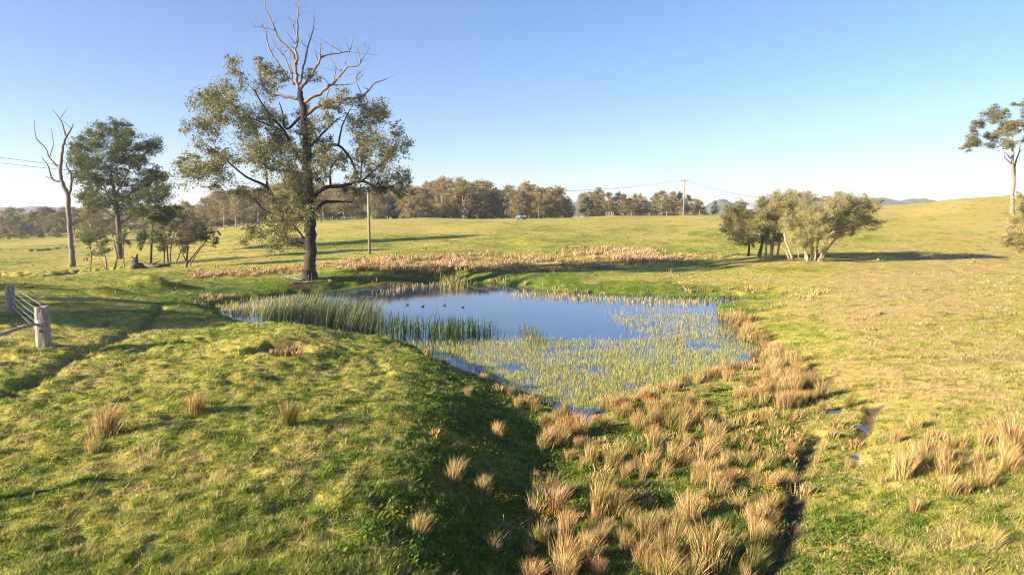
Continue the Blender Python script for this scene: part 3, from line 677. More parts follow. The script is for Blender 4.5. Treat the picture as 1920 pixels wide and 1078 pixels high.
def px_tree(name, label, cat, base, Y, crop, trunks, blobs, bark, leaf, dens, cols, depth=.6, dead=None, dead_mat=None, twig_r=.05, sub=9, group=None, base_mat=None, jit=.12, rscale=1.0, gz=None, sides=9, bk=1.0):
    """a tree surveyed from the photo: the crop's pixels are read on the vertical plane at depth Y, limbs and clumps get depth of their own"""
    ox, oy, sc = crop; g = lambda x, y: at_y(ox+x/sc, oy+y/sc, Y)
    b0 = g(*base); zg = float(H(b0[0], Y)) if gz is None else gz; dz = zg-b0[2]
    root = empty(name, (b0[0], Y, zg)); tag(root, label, cat, group); O = np.array([b0[0], Y, b0[2]])
    def limb(pts, dead_=False):
        out = []; dy = random.uniform(-1, 1)*depth*.5; y = 0; n = len(pts)
        for i, p in enumerate(pts):
            q = g(p[0], p[1])-O; out.append([q[0], q[1]+(p[3] if len(p) > 3 else 0), q[2], p[2]*rscale*(.9 if dead_ else 1)])
        return out
    skel = []
    for t in trunks:
        l = limb(t)
        if len(t[0]) < 4 and skel:
            dy = random.uniform(-1, 1)*depth*2.2
            sk = np.vstack(skel)[:, :3]; k = np.argmin(((sk-np.array(l[0][:3]))[:, [0, 2]]**2).sum(1)); y0 = sk[k][1]
            for i, p in enumerate(l): p[1] += y0+dy*(i/(len(l)-1))
        skel.append(catmull(l, 4, jit))
    skel[0][0][2] -= .3
    bl = []
    xs = [g(b[0], b[1])[0]-O[0] for b in blobs]; cx = np.mean(xs); hw = max(1e-3, (max(xs)-min(xs))/2)
    for b in blobs:
        q = g(b[0], b[1])-O; rx = b[2]/sc/F*Y*.98*bk; rz = b[3]/sc/F*Y*1.15*bk
        k = math.sqrt(max(.05, 1-min(1, ((q[0]-cx)/hw)**2)))
        bl.append((q[0], rng.uniform(-1, 1)*hw*k*depth, q[2], rx, rz, rx*.9))
        
    for b in list(bl):
        for _ in range(2):
            a_ = random.uniform(0, 6.28); k_ = random.uniform(.5, .8)
            bl.append((b[0]+math.cos(a_)*b[3]*.95, b[1]+random.uniform(-1, 1)*b[5], b[2]+math.sin(a_)*b[4]*1.0, b[3]*k_, b[4]*k_*1.15, b[5]*k_))
    tw, (v, f, c) = grow(skel, bl, leaf, dens*.85, cols, twig_r, sub)
    mb = MB()
    for l in skel: add_limb(mb, l, sides)
    for l in tw: add_limb(mb, l, 4)
    tr = mb.build('trunk', bark, root, True)
    if base_mat:
        tr.data.materials.append(base_mat); co = np.empty(len(tr.data.vertices)*3); tr.data.vertices.foreach_get('co', co)
        for p in tr.data.polygons:
            if max(tr.data.vertices[i_].co.z for i_ in p.vertices) < 3.2+random.uniform(-.6, .6): p.material_index = 1
    link('crown', np_mesh('crown', v, f, M_leaf, c), root)
    if dead:
        mb = MB(); sk = np.vstack(skel)
        prev = []
        for t in dead:
            l = limb(t, True); al = np.vstack([sk]+prev); k = np.argmin(((al[:, :3]-np.array(l[0][:3]))[:, [0, 2]]**2).sum(1)); y0 = al[k][1]
            dy = random.uniform(-1, 1)*depth*2.0
            for i, p in enumerate(l): p[1] += y0+dy*(i/(len(l)-1))
            l = catmull(l, 4, .42); prev.append(l); add_limb(mb, l, 6)
            for q in range(len(l)//2+1):      # snapped twigs
                i_ = random.randint(len(l)//3, len(l)-1); a = l[i_]; d_ = np.array([rng.normal(0, .6), rng.normal(0, .6), abs(rng.normal(.6, .4))])*random.uniform(.5, 1.9)
                add_limb(mb, np.array([(*a[:3], max(.012, a[3]*.4)), (*(a[:3]+d_*.5+rng.normal(0, .05, 3)), max(.01, a[3]*.25)), (*(a[:3]+d_), .01)]), 4)
        mb.build('dead_branches', dead_mat, root, True)
    return root
OLIVE = [(.045, .060, .022), (.105, .12, .042), (.19, .19, .065), (.30, .26, .10)]
OLIVE_D = [(.024, .046, .013), (.055, .085, .018), (.12, .14, .032), (.20, .19, .045)]
GREY = [(0.137, 0.1432, 0.0616), (0.2436, 0.236, 0.1002), (0.3806, 0.3371, 0.154), (0.5024, 0.4214, 0.2003)]
C2 = (320, 0, 1.925)
bt_trunks = [[(498,1024,.95,0),(502,1005,.68,0),(503,950,.56,0),(505,880,.55,0),(503,800,.54,0),(496,700,.50,0),(493,600,.44,0),(490,520,.40,0),(482,420,.34,0),(468,345,.26,0)],
 [(500,880,.30),(440,884,.30),(395,872,.28),(378,832,.25),(402,792,.23),(370,750,.19),(340,690,.15),(260,650,.10),(180,585,.07),(125,540,.04)],
 [(400,792,.16),(330,772,.11),(260,712,.07),(130,708,.04)], [(402,792,.15),(440,742,.11),(475,695,.07)], [(340,690,.12),(332,620,.10),(312,560,.07),(290,480,.04)],
 [(494,620,.20),(445,560,.17),(412,490,.13),(350,420,.10),(300,340,.05)], [(412,490,.10),(300,445,.07),(180,400,.04)], [(478,430,.16),(418,480,.12),(400,420,.08),(385,380,.04)],
 [(500,585,.20),(560,547,.16),(605,540,.13),(650,590,.12),(682,665,.10),(690,560,.07),(702,500,.04)], [(604,540,.10),(622,470,.08),(652,415,.05)],
 [(505,735,.24),(560,692,.19),(620,686,.17),(690,668,.14),(740,690,.09),(805,688,.05)], [(690,668,.10),(750,620,.08),(805,565,.04)], [(515,800,.24),(548,747,.17),(600,742,.12),(650,742,.06)],
 [(580,690,.12),(575,630,.09),(602,580,.06)], [(492,560,.14),(540,500,.10),(600,440,.07)], [(493,640,.14),(400,630,.10),(330,620,.06)]]
bt_dead = [[(468,345,.22),(455,300,.20),(458,250,.17),(460,180,.13),(465,110,.09),(468,60,.05),(455,35,.03)], [(458,250,.14),(440,205,.12),(395,160,.10),(385,130,.08),(365,85,.06),(350,45,.05),(350,0,.025)],
 [(385,130,.06),(350,122,.05),(312,120,.03)], [(450,320,.15),(410,280,.12),(370,220,.09),(350,190,.08),(330,120,.05),(315,85,.03)], [(440,300,.10),(420,240,.08),(385,190,.06),(360,150,.03)],
 [(440,282,.07),(430,225,.06),(446,205,.03)], [(465,330,.14),(480,260,.11),(495,190,.09),(515,120,.06),(520,70,.03)], [(495,190,.05),(475,170,.03)], [(460,170,.07),(440,100,.05),(415,65,.025)],
 [(468,332,.18),(510,290,.15),(540,225,.11),(590,205,.09),(640,195,.07),(652,150,.03)], [(540,225,.07),(550,170,.03)], [(478,385,.20),(540,352,.16),(590,320,.13),(640,265,.09),(690,250,.07),(675,180,.03)],
 [(640,265,.05),(625,215,.025)], [(690,250,.05),(705,215,.035),(716,188,.02)], [(484,430,.22),(560,387,.18),(620,375,.15),(690,360,.11),(735,315,.08),(780,297,.04)], [(472,372,.18),(400,360,.14),(350,350,.12),(325,290,.08),(320,215,.04)],
 [(350,350,.08),(300,270,.04)], [(590,320,.07),(600,260,.05),(580,230,.02)], [(560,387,.08),(575,330,.05),(560,300,.025)], [(590,325,.07),(660,320,.05),(700,290,.03)], [(690,360,.06),(670,300,.04),(690,270,.02)]]
bt_blobs = [(250,280,30,26),(340,265,36,22),(280,330,42,32),(150,350,42,26),(105,370,30,22),(230,370,46,32),(400,300,30,16),(380,275,26,14),
 (130,455,40,26),(200,420,46,32),(250,440,52,40),(320,430,46,36),(370,450,32,30),(160,505,46,30),(240,520,54,36),(320,520,50,40),(390,505,38,34),(140,560,36,20),(220,580,46,26),(300,590,46,30),(380,580,46,36),(425,620,42,30),
 (90,600,46,26),(55,618,26,16),(120,660,54,30),(210,660,42,26),(170,700,26,12),(300,722,44,20),(370,690,54,30),(440,685,36,26),(430,840,50,40),(490,812,44,42),(500,765,34,24),(470,882,30,16),(345,800,44,22),(310,850,26,20),(275,885,26,14),
 (480,495,34,34),(480,645,40,34),(520,612,30,24),(440,470,26,20),(560,470,36,26),(640,395,40,22),(700,400,34,26),(745,390,26,26),(680,440,44,30),(750,445,40,26),(640,480,34,28),(560,590,36,30),(620,600,38,30),(670,560,34,24),
 (740,570,44,30),(800,530,42,34),(830,558,30,24),(770,612,44,30),(700,640,38,26),(785,668,42,28),(838,685,24,34),(660,705,34,20),(725,695,34,16),(540,660,30,20),(520,300,24,12),(600,420,26,18),(450,400,20,18),(715,520,24,20),(270,480,30,22),(820,720,20,14),(500,560,30,30),(515,520,24,24),(500,690,30,26),(455,600,30,28),(470,740,34,26),(400,740,34,24),(540,560,24,20)]
px_tree('gum_tree', 'large dark trunked gum tree with bare pale dead branches on top, beside the pond', 'tree', (498,1022), 63.5, C2, bt_trunks, bt_blobs, M_bark_dark, .21, .85, OLIVE+[(.30, .20, .08)], .45, bt_dead, M_bark_grey, .035, 20, None, M_bark_red, rscale=.94, bk=1.15)
C1 = (0, 180, 2.994)
# bare dead tree on the left
def dead_tree():
    ox, oy, sc = C1; Y = 93.0; b0 = at_y(ox+412/sc, oy+965/sc, Y); zg = float(H(b0[0], Y))
    root = empty('dead_tree', (b0[0], Y, zg)); tag(root, 'bare grey dead tree with forked trunk at the far left', 'dead tree'); O = np.array([b0[0], Y, b0[2]])
    tr = [[(412,985,.75),(410,950,.55),(400,850,.40),(390,700,.38),(378,560,.38),(345,480,.32),(340,400,.27),(355,290,.21),(372,240,.18),(400,195,.12),(413,165,.06)],
     [(372,240,.14),(350,150,.09),(308,88,.04)], [(350,135,.06),(368,80,.03)], [(345,490,.2),(300,475,.16),(278,400,.10),(245,355,.05)], [(335,415,.16),(300,385,.14),(265,350,.12),(240,300,.10),(182,245,.08),(165,140,.04)],
     [(240,300,.05),(208,245,.03)], [(268,350,.09),(278,280,.06),(262,220,.05),(248,185,.03)], [(385,560,.26),(400,520,.22),(405,450,.17),(382,400,.10),(402,365,.04)], [(405,450,.08),(425,420,.04)], [(300,475,.08),(275,460,.04)], [(400,195,.05),(396,155,.03)], [(405,480,.09),(375,450,.04)]]
    mb = MB(); mb2 = MB(); sk = []
    for n, t in enumerate(tr):
        l = []
        for p in t: q = at_y(ox+p[0]/sc, oy+p[1]/sc, Y)-O; l.append([*q, p[2]*.8])
        if n:
            al = np.vstack(sk); k = np.argmin(((al[:, :3]-np.array(l[0][:3]))[:, [0, 2]]**2).sum(1)); dy = random.uniform(-2, 2)
            for i, p in enumerate(l): p[1] += al[k][1]+dy*i/(len(l)-1)
        l = catmull(l, 4, .15); sk.append(l); add_limb(mb if n in (0, 7) else mb2, l, 9 if n in (0, 7) else 6)
    mb.build('trunk', M_bark_grey2, root, True); mb2.build('branches', M_bark_grey2, root, True)
M_bark_grey2 = m_plain('dead_wood_shaded_side', (0.10, 0.085, 0.08), 0.85, 0, 2.5, (0.20, 0.17, 0.155), 0.02, (2, 2, 0.3))
M_bark_grey2.name = 'shade_toned_dead_wood'  # darker copy of dead_wood, its shaded look put into the colour
dead_tree()
px_tree('gum_tree', 'big rounded dark green gum tree right behind the bare dead tree', 'tree', (675,915), 101.0, C1,
 [[(675,918,.62,0),(670,850,.5,0),(668,760,.46,0),(660,690,.42,0),(652,620,.34,0),(638,520,.26,0),(615,400,.16,0)], [(665,720,.26),(720,680,.2),(750,620,.12)], [(652,640,.2),(600,560,.14),(560,470,.08)], [(645,560,.18),(700,470,.12),(740,380,.07)], [(630,470,.14),(560,370,.08),(520,300,.04)], [(660,700,.18),(600,640,.12),(520,570,.06)], [(650,600,.18),(760,540,.12),(850,460,.05)]],
 [(600,170,56,26),(680,170,46,24),(540,210,54,34),(640,240,70,40),(740,230,46,34),(450,268,44,28),(530,300,62,36),(620,320,70,36),(720,300,60,36),(800,288,52,32),(850,305,32,26),(430,340,46,32),(500,390,54,32),(600,400,70,36),(700,380,60,36),(790,360,44,28),(860,430,44,24),(800,440,52,26),(450,430,44,28),(540,470,54,30),(640,480,70,36),(740,470,60,34),(880,470,36,20),(460,510,44,24),(540,550,60,32),(630,570,70,36),(720,560,60,34),(790,530,44,28),(600,620,52,28),(690,620,52,26),(480,572,36,20)],
 M_bark_brown, .26, 1.35, OLIVE_D, .6, twig_r=.05, sub=16, rscale=.8, bk=1.15)
px_tree('young_gum', 'slender green gum with several layers of leaves right of the big rounded gum', 'tree', (847,945), 88.0, C1,
 [[(847,947,.16,0),(850,850,.13,0),(855,750,.11,0),(872,650,.08,0),(870,560,.04,0)]], [(870,540,54,26),(830,580,40,24),(905,590,54,34),(860,640,52,26),(800,640,40,26),(930,640,44,30),(940,700,44,30),(880,700,36,16),(800,825,20,34),(805,790,16,22)],
 M_bark_brown, .22, 1.3, OLIVE_D, .6, twig_r=.03, sub=12, bk=1.3)
px_tree('sapling_clump', 'cluster of thin dark sapling stems left of the grey bush', 'sapling', (945,945), 87.0, C1,
 [[(945,947,.10,0),(940,860,.08,0),(930,780,.04,0)], [(910,947,.08,.5),(912,850,.06,.5),(900,800,.03,.5)], [(968,945,.09,-.5),(972,850,.07,-.5),(1000,740,.04,-.5)], [(985,935,.06,.3),(1010,880,.04,.3)]], [(930,780,34,24),(895,812,30,20),(980,762,28,24),(1000,690,34,30),(920,850,20,14),(1005,640,20,20),(965,820,20,16)],
 M_bark_brown, .2, 1.2, OLIVE_D, .6, twig_r=.025, sub=11, bk=1.35)
px_tree('grey_bush', 'grey brown bushy shrub with green leaves on its right side', 'shrub', (1047,972), 80.0, C1,
 [[(1047,975,.16,0),(1050,920,.12,0),(1055,860,.08,0),(1050,800,.05,0)], [(1050,950,.10,0),(1085,900,.07,.3),(1120,850,.04,.4)], [(1048,940,.08,0),(1030,890,.06,-.3),(1010,850,.03,-.4)]], [(1060,730,54,34),(1040,780,54,34),(1100,770,36,30),(1080,830,44,26),(1020,850,34,20),(1110,725,24,20)],
 M_bark_brown, .18, .9, [(.05, .042, .03), (.10, .085, .055), (.16, .125, .085)], .7, twig_r=.03, sub=13, bk=1.25)
px_tree('green_shrub', 'small dark green leafy shrub growing against the grey bush', 'shrub', (1060,965), 80.8, C1,
 [[(1060,968,.08,0),(1100,900,.06,0),(1150,830,.04,0),(1180,780,.02,0)]], [(1180,770,30,24),(1212,800,20,20),(1150,762,20,18),(1190,842,24,12),(1160,800,20,16),(1225,775,12,12)], M_bark_brown, .2, .9, OLIVE_D, .7, twig_r=.025, sub=7)
px_tree('sapling_clump', 'pale stemmed leaning saplings in front of the big rounded gum trunk', 'sapling', (610,985), 84.0, C1,
 [[(597,988,.13,0),(592,900,.10,0),(560,840,.06,0),(530,790,.03,0)], [(625,985,.12,.4),(645,900,.10,.4),(635,830,.07,.4),(620,780,.03,.4)], [(710,980,.09,-.4),(702,870,.07,-.4),(700,780,.03,-.4)], [(590,960,.06,0),(550,890,.05,.2),(520,850,.03,.2)]],
 [(520,780,40,22),(560,752,40,20),(580,862,34,14),(622,790,28,22),(540,870,24,12),(700,760,24,26),(720,800,14,16),(490,800,22,16)], M_bark_pink, .2, .8, OLIVE_D, .7, twig_r=.03, sub=10, bk=1.3)
px_tree('sapling', 'thin lone sapling nearest the dead tree', 'sapling', (505,970), 86.0, C1, [[(505,973,.07,0),(512,880,.05,0),(495,800,.03,0)]], [(495,770,24,20),(505,820,16,14),(480,900,14,8),(520,860,12,10)], M_bark_brown, .18, .8, OLIVE_D, .7, twig_r=.02, sub=6)
C4 = (1280, 160, 2.695)
PB = dict(twig_r=.03, sub=16, bk=1.1, rscale=.78)
px_tree('paperbark_tree', 'left bushy paperbark of the clump with a short dark trunk', 'tree', (385,885), 80.0, C4,
 [[(385,890,.30,0),(390,850,.26,0),(402,800,.18,0),(390,720,.13,0),(400,650,.07,0)], [(352,875,.20,1.5),(358,830,.16,1.5),(340,760,.10,1.5),(290,700,.05,1.5)], [(396,810,.10),(440,740,.07),(450,680,.04)]],
 [(260,700,52,40),(330,650,52,36),(245,645,28,26),(320,740,52,40),(390,690,52,40),(400,625,54,32),(330,795,42,26),(430,605,30,20),(200,735,20,10),(400,775,42,30),(280,770,40,24),(350,700,50,36),(295,620,28,20),(450,650,40,36),(225,680,26,26)],
 M_bark_brown, .145, 1.35, GREY[:3]+OLIVE[2:3], .55, **PB)
px_tree('paperbark_tree', 'middle paperbark with several upright orange tan stems', 'tree', (455,870), 81.5, C4,
 [[(450,875,.20,0),(455,800,.17,0),(470,720,.12,0),(490,640,.07,0),(512,560,.04,0)], [(430,875,.16,.6),(432,800,.13,.6),(445,720,.07,.6)], [(468,873,.18,-.6),(478,800,.15,-.6),(500,740,.10,-.6),(505,660,.05,-.6)], [(460,873,.13,.9),(462,790,.1,.9)]],
 [(450,730,44,36),(490,640,44,40),(512,575,34,26),(470,680,44,36),(535,550,28,18),(480,775,34,22),(500,600,40,30),(520,690,40,36),(478,555,14,12),(550,610,30,28)],
 M_bark_pale, .145, 1.35, GREY, .6, **PB)
px_tree('paperbark_tree', 'right spreading paperbark with a fan of pale leaning trunks', 'tree', (640,900), 78.0, C4,
 [[(650,905,.24,0),(655,820,.20,0),(655,740,.16,0),(642,640,.10,0),(650,580,.05,0)], [(565,903,.20,.5),(545,840,.17,.5),(522,770,.13,.5),(532,640,.08,.5),(540,600,.04,.5)], [(558,900,.13,.9),(535,855,.10,.9),(510,830,.07,.9)],
  [(625,903,.22,-.4),(605,825,.18,-.4),(565,730,.12,-.4),(560,680,.06,-.4)], [(672,903,.24,-.8),(702,825,.20,-.8),(732,762,.15,-.9),(800,740,.10,-1),(870,700,.05,-1.2)], [(680,903,.20,.5),(692,800,.16,.5),(665,730,.13,.5),(722,650,.09,.5),(725,590,.05,.5)],
  [(700,905,.22,.2),(742,830,.18,.2),(800,772,.14,.2),(865,740,.09,.2),(930,722,.04,.2)], [(585,892,.08,0),(583,845,.06,0)], [(640,903,.16,1),(632,810,.13,1),(600,720,.08,1)], [(735,760,.10),(780,700,.07),(830,630,.04)]],
 [(540,640,52,48),(560,715,50,40),(600,620,52,40),(640,585,40,24),(620,680,52,40),(580,770,42,30),(640,750,40,30),(718,592,30,20),(750,722,40,30),(800,680,44,36),(830,622,44,32),(882,600,36,26),(920,630,42,32),(960,622,32,20),(880,680,44,32),(932,690,44,24),(820,738,48,26),(590,820,36,20),(640,800,34,18),(700,760,34,22),(905,730,42,14),(1000,706,32,8),(700,700,30,30),(860,640,44,30),(775,750,40,20),(660,640,36,36),(650,820,20,14),(865,770,14,8)],
 M_bark_pale, .145, 1.35, GREY, .55, **PB)
C6 = (1780, 170, 3.479)
px_tree('gum_tree', 'tall slim gum tree with long bare pinkish trunk at the right edge', 'tree', (413,800), 136.0, C6,
 [[(413,812,.62,0),(411,740,.46,0),(412,660,.42,0),(420,590,.40,0),(412,480,.34,0),(416,380,.28,0),(406,280,.18,0),(402,190,.08,0)], [(424,600,.28,0),(436,500,.24,.4),(448,450,.2,.5),(470,400,.15,.6),(480,350,.1,.6),(520,260,.05,.6)], [(412,480,.16),(350,440,.12),(325,415,.06)], [(414,450,.18),(375,400,.12),(340,385,.08),(270,370,.03)], [(414,400,.14),(360,340,.08),(300,310,.04)], [(470,400,.12),(540,330,.07),(590,280,.03)]],
 [(350,130,50,22),(430,108,56,20),(300,168,30,14),(240,185,28,10),(195,218,24,14),(250,220,30,14),(310,205,32,14),(390,160,50,20),(460,180,36,26),(350,225,40,16),(195,282,36,20),(270,290,50,24),(340,280,40,20),(200,335,40,16),(260,340,42,16),(140,358,20,10),(165,382,14,6),(220,365,30,10),(320,350,40,14),(390,300,30,20),(450,280,40,24),(440,330,38,18),(470,230,32,20),(515,150,46,30),(540,220,44,26),(560,290,44,26),(500,330,36,18),(600,190,36,30),(620,250,30,24),(400,240,30,18)],
 M_bark_pink, .25, 1.3, [(.07, .085, .03), (.13, .135, .05), (.21, .19, .07), (.32, .24, .095)], .75, twig_r=.05, sub=14, rscale=.8, bk=1.3)
px_tree('bushy_tree', 'bushy pale olive tree cut off by the right edge of the photo', 'tree', (1975,505), 72.0, (0, 0, 1),
 [[(1975,507,.28,0),(1972,470,.22,0),(1960,430,.16,0),(1950,400,.08,0)], [(1974,480,.16,.3),(2000,440,.12,.5),(2020,400,.05,.5)]],
 [(1905,438,18,12),(1918,450,20,12),(1900,456,14,8),(1930,400,18,14),(1945,430,22,16),(1960,385,24,14),(1985,410,24,18),(1935,466,22,8),(2010,430,24,20),(2030,400,20,16),(1922,376,10,8),(1925,425,16,12),(1965,450,24,14),(2000,370,20,12)],
 M_bark_brown, .15, 1.4, GREY, .7, twig_r=.035, sub=11)

# distant gum variants, copied as individuals
def far_variant(seed, h, wd, bare, cols, bark, leaf=.36, dens=.8, conic=False):
    global rng
    rng = np.random.default_rng(seed); rs = random.Random(seed)
    lean = rs.uniform(-.05, .05)*h; zb = h*bare
    sk = [catmull([(0, 0, -.5, h*.017), (lean*.3, 0, h*.2, h*.014), (lean, 0, h*.5, h*.011), (lean*1.2, .2, h*.8, h*.005), (lean, 0, h*.93, .03)], 2, .1)]
    for k in range(4):
        a = rs.uniform(0, 6.28); z0 = h*rs.uniform(bare*.7, .6); e = wd*rs.uniform(.4, .8); z1 = z0+h*rs.uniform(.15, .3)
        sk.append(catmull([(lean*z0/h*2, 0, z0, h*.008), (math.cos(a)*e*.5, math.sin(a)*e*.5, (z0+z1)/2, h*.006), (math.cos(a)*e, math.sin(a)*e, z1, .03)], 2, .1))
    bl = []; nb = 30
    for k in range(nb):
        t = rs.random(); z = zb+(h*.95-zb)*t; prof = math.sin(math.pi*min(1, .22+.78*t)**(.8 if not conic else 1.4))**.7 if t < .99 else .2
        a = rs.uniform(0, 6.28); r_ = wd*prof*math.sqrt(rs.uniform(.15, 1)); s = wd*rs.uniform(.22, .40)
        bl.append((math.cos(a)*r_*.85+lean, math.sin(a)*r_*.85, z, s, s*rs.uniform(.7, 1.0), s))
    tw, (v, f, c) = grow(sk, bl, leaf, dens, cols, h*.003, 12, twigs=False, sigk=.24)
    mb = MB()
    for l in sk: add_limb(mb, l, 5)
    for l in tw: add_limb(mb, l, 3)
    return mb.mesh('trunk', bark, True), np_mesh('crown', v, f, M_leaf_far, c), h
BROWN = [(.14, .115, .055), (.25, .20, .09), (.37, .29, .135), (.46, .36, .18)]
OL2 = [(.085, .09, .036), (.16, .15, .055), (.27, .23, .085), (.37, .29, .12)]
FV = {'brown': [far_variant(s, 14, w_, b_, BROWN, M_bark_far) for s, w_, b_ in ((1, 4.6, .06), (2, 4.0, .1), (3, 5.0, .1), (4, 3.8, .16), (5, 4.3, .05))],
      'olive': [far_variant(s, 14, w_, b_, OL2, M_bark_far) for s, w_, b_ in ((11, 4.8, .1), (12, 4.2, .18), (13, 5.2, .1), (14, 3.9, .2), (15, 4.4, .2))],
      'dark': [far_variant(s, 14, w_, b_, OLIVE_D, M_bark_far) for s, w_, b_ in ((21, 3.6, .25), (22, 3.0, .3), (23, 4.0, .15))],
      'bush': [far_variant(s, 6, w_, .05, c_, M_bark_far, .3) for s, w_, c_ in ((31, 2.6, OL2), (32, 2.9, BROWN), (33, 2.3, OLIVE_D))],
      'spindly': [far_variant(s, 14, w_, .35, BROWN, M_bark_pink, .4, .45) for s, w_ in ((41, 2.8), (42, 3.2))]}
rng = np.random.default_rng(77)
rr = random.Random(5)
def far_tree(x, y, h, kind, label, group, name='gum_tree', wide=1.0):
    tr, cr_, h0 = rr.choice(FV[kind]); s = h/h0; z = float(H(np.array([x]), np.array([y]))[0])-.1
    o = empty(name, (x, y, z), rr.uniform(0, 6.28)); k = s*wide*rr.uniform(.9, 1.15); o.scale = (k, k, s)
    a = link('trunk', tr, o); b = link('crown', cr_, o); tag(o, label, 'tree' if name != 'bush' else 'bush', group); return o
def stretch(px): return 'left of the big dead topped tree' if px < 440 else 'behind the big dead topped tree' if px < 700 else 'between the big tree and the car' if px < 950 else 'right of the car before the gap' if px < 1075 else 'between the woodland gap and the horizon power pole' if px < 1270 else 'right of the horizon power pole'
def skyline(px, py_top, Y, kind, label, group=None, name='gum_tree', wide=1.0):
    """a tree at px whose top reaches py_top when it stands Y metres out"""
    q = at_y(px, py_top, Y); z = float(H(np.array([q[0]]), np.array([Y]))[0]); return far_tree(q[0], Y, max(3, q[2]-z), kind, label, group, name, wide)
LT = {'brown': 'brownish gum', 'olive': 'olive gum', 'dark': 'dark green gum', 'spindly': 'spindly pale stemmed gum'}
GT = 'gum trees of the distant woodland'
tops = [(330,385),(360,378),(400,366),(450,350),(500,345),(560,340),(620,345),(680,350),(740,350),(780,346),(815,343),(850,337),(900,340),(950,352),(985,345),(1020,352),(1045,352),(1070,372),(1120,356),(1180,364),(1230,366),(1275,366),(1300,374),(1328,378)]
tx, ty = zip(*tops)
uniq = [(862,332,232,'olive','tallest crown rising above the brown woodland left of the car',1.2), (988,336,226,'spindly','thin topped tall gum with bare twigs directly above the parked car',1.2), (1049,349,212,'olive','broad dark rounded gum standing forward at the right end of the dense woodland',1.25),
 (1085,368,222,'spindly','small thin gum in the gap of the woodland where a far hill shows',.9), (1121,353,212,'dark','two tone dark gum just right of the woodland gap',1.15), (1341,377,236,'olive','small lone tree on the horizon between the power pole and the paperbark clump',1.0),
 (1262,362,214,'brown','broad brown crowned gum just left of the power pole',1.2), (1308,372,220,'olive','rounded gum closing the woodland right of the power pole',1.1), (760,350,206,'brown','bushy brown gum just right of the big dead topped tree',1.1), (905,342,214,'brown','wide brown gum in the dense woodland left of the car',1.3), (1010,362,204,'olive','low olive gum close behind the parked car on its right',1.0),
 (1170,364,208,'olive','olive gum midway between the woodland gap and the power pole',1.1)]
for px, py, Y, k, lb, wd in uniq: skyline(px, py, Y, k, lb, GT, wide=wd)
px = 332.0
while px < 1328:
    t_ = np.interp(px, tx, ty)+rr.uniform(-9, 9); gap = 1076 < px < 1094 or 1322 < px
    if not gap:
        k = rr.choice(['brown', 'brown', 'olive', 'olive', 'olive', 'spindly']) if px < 1040 else rr.choice(['olive', 'olive', 'brown', 'dark'])
        skyline(px, t_, rr.uniform(205, 238), k, LT[k]+' at the woodland front, '+stretch(px), GT, wide=1.1)
    px += rr.uniform(8, 13)
px = 340.0
while px < 1320:
    if not 1074 < px < 1098:
        k = rr.choice(['brown', 'olive', 'dark', 'brown'])
        skyline(px, np.interp(px, tx, ty)+rr.uniform(-4, 12), rr.uniform(245, 300), k, LT[k]+' deeper in the woodland, '+stretch(px), GT, wide=1.15)
    px += rr.uniform(12, 22)
for px in np.arange(345, 1330, 15.0):
    if not 1074 < px < 1098: skyline(px+rr.uniform(-6, 6), 388+rr.uniform(-6, 6), rr.uniform(212, 260), 'bush', 'low bush under the woodland, '+stretch(px), 'bushes under the distant woodland', 'bush', wide=1.3)
# far left woodland
for px in np.arange(-60, 345, 11.0):
    k = rr.choice(['olive', 'olive', 'dark', 'brown'])
    skyline(px+rr.uniform(-5, 5), 392+rr.uniform(-8, 10), rr.uniform(200, 250), k, {'olive': 'rounded olive', 'dark': 'dark green', 'brown': 'brownish'}[k]+' gum of the far low woodland, '+('left of the dead tree' if px < 125 else 'behind the dead tree and big gum' if px < 250 else 'behind the saplings'), 'gums of the low woodland on the far left', wide=1.35)
for px in (5,38,70,105,160,210,300,350,395): skyline(px, 425+rr.uniform(-6, 6), 195+rr.uniform(-6, 8), 'bush', 'low bush at the foot of the far left woodland', 'bushes at the far left', 'bush', 1.2)
skyline(168, 375, 160, 'olive', 'sunlit olive gum standing forward between the dead tree and the big rounded gum', None, wide=1.3)
skyline(252, 425, 150, 'spindly', 'small pale trunked tree seen past the big rounded gum trunk', None, wide=.8)
for px, tp, Y in ((418,372,190),(372,380,185),(345,372,200),(440,360,195)): skyline(px, tp, Y, 'spindly', 'pale stemmed woodland gum showing left of the big dead topped tree', 'pale stemmed gums left of the big tree', wide=1.1)
skyline(1545, 378, 100, 'spindly', 'tiny round headed tree rising behind the paperbark clump', None, wide=.5) if False else None
# trees out of view on the left whose long shade crosses the pasture
for (x, y, h, k) in ((-62, 24, 17, 'olive'), (-70, 27, 18, 'dark'), (-57, 21, 16, 'olive'), (-66, 18, 17, 'olive'), (-80, 31, 18, 'olive'), (-62, 10, 15, 'spindly'), (-55, 5, 14, 'spindly'), (-90, 38, 17, 'olive')):
    far_tree(x, y, h, k, 'gum tree beyond the left edge whose shade crosses the pasture', 'gums beyond the left edge')

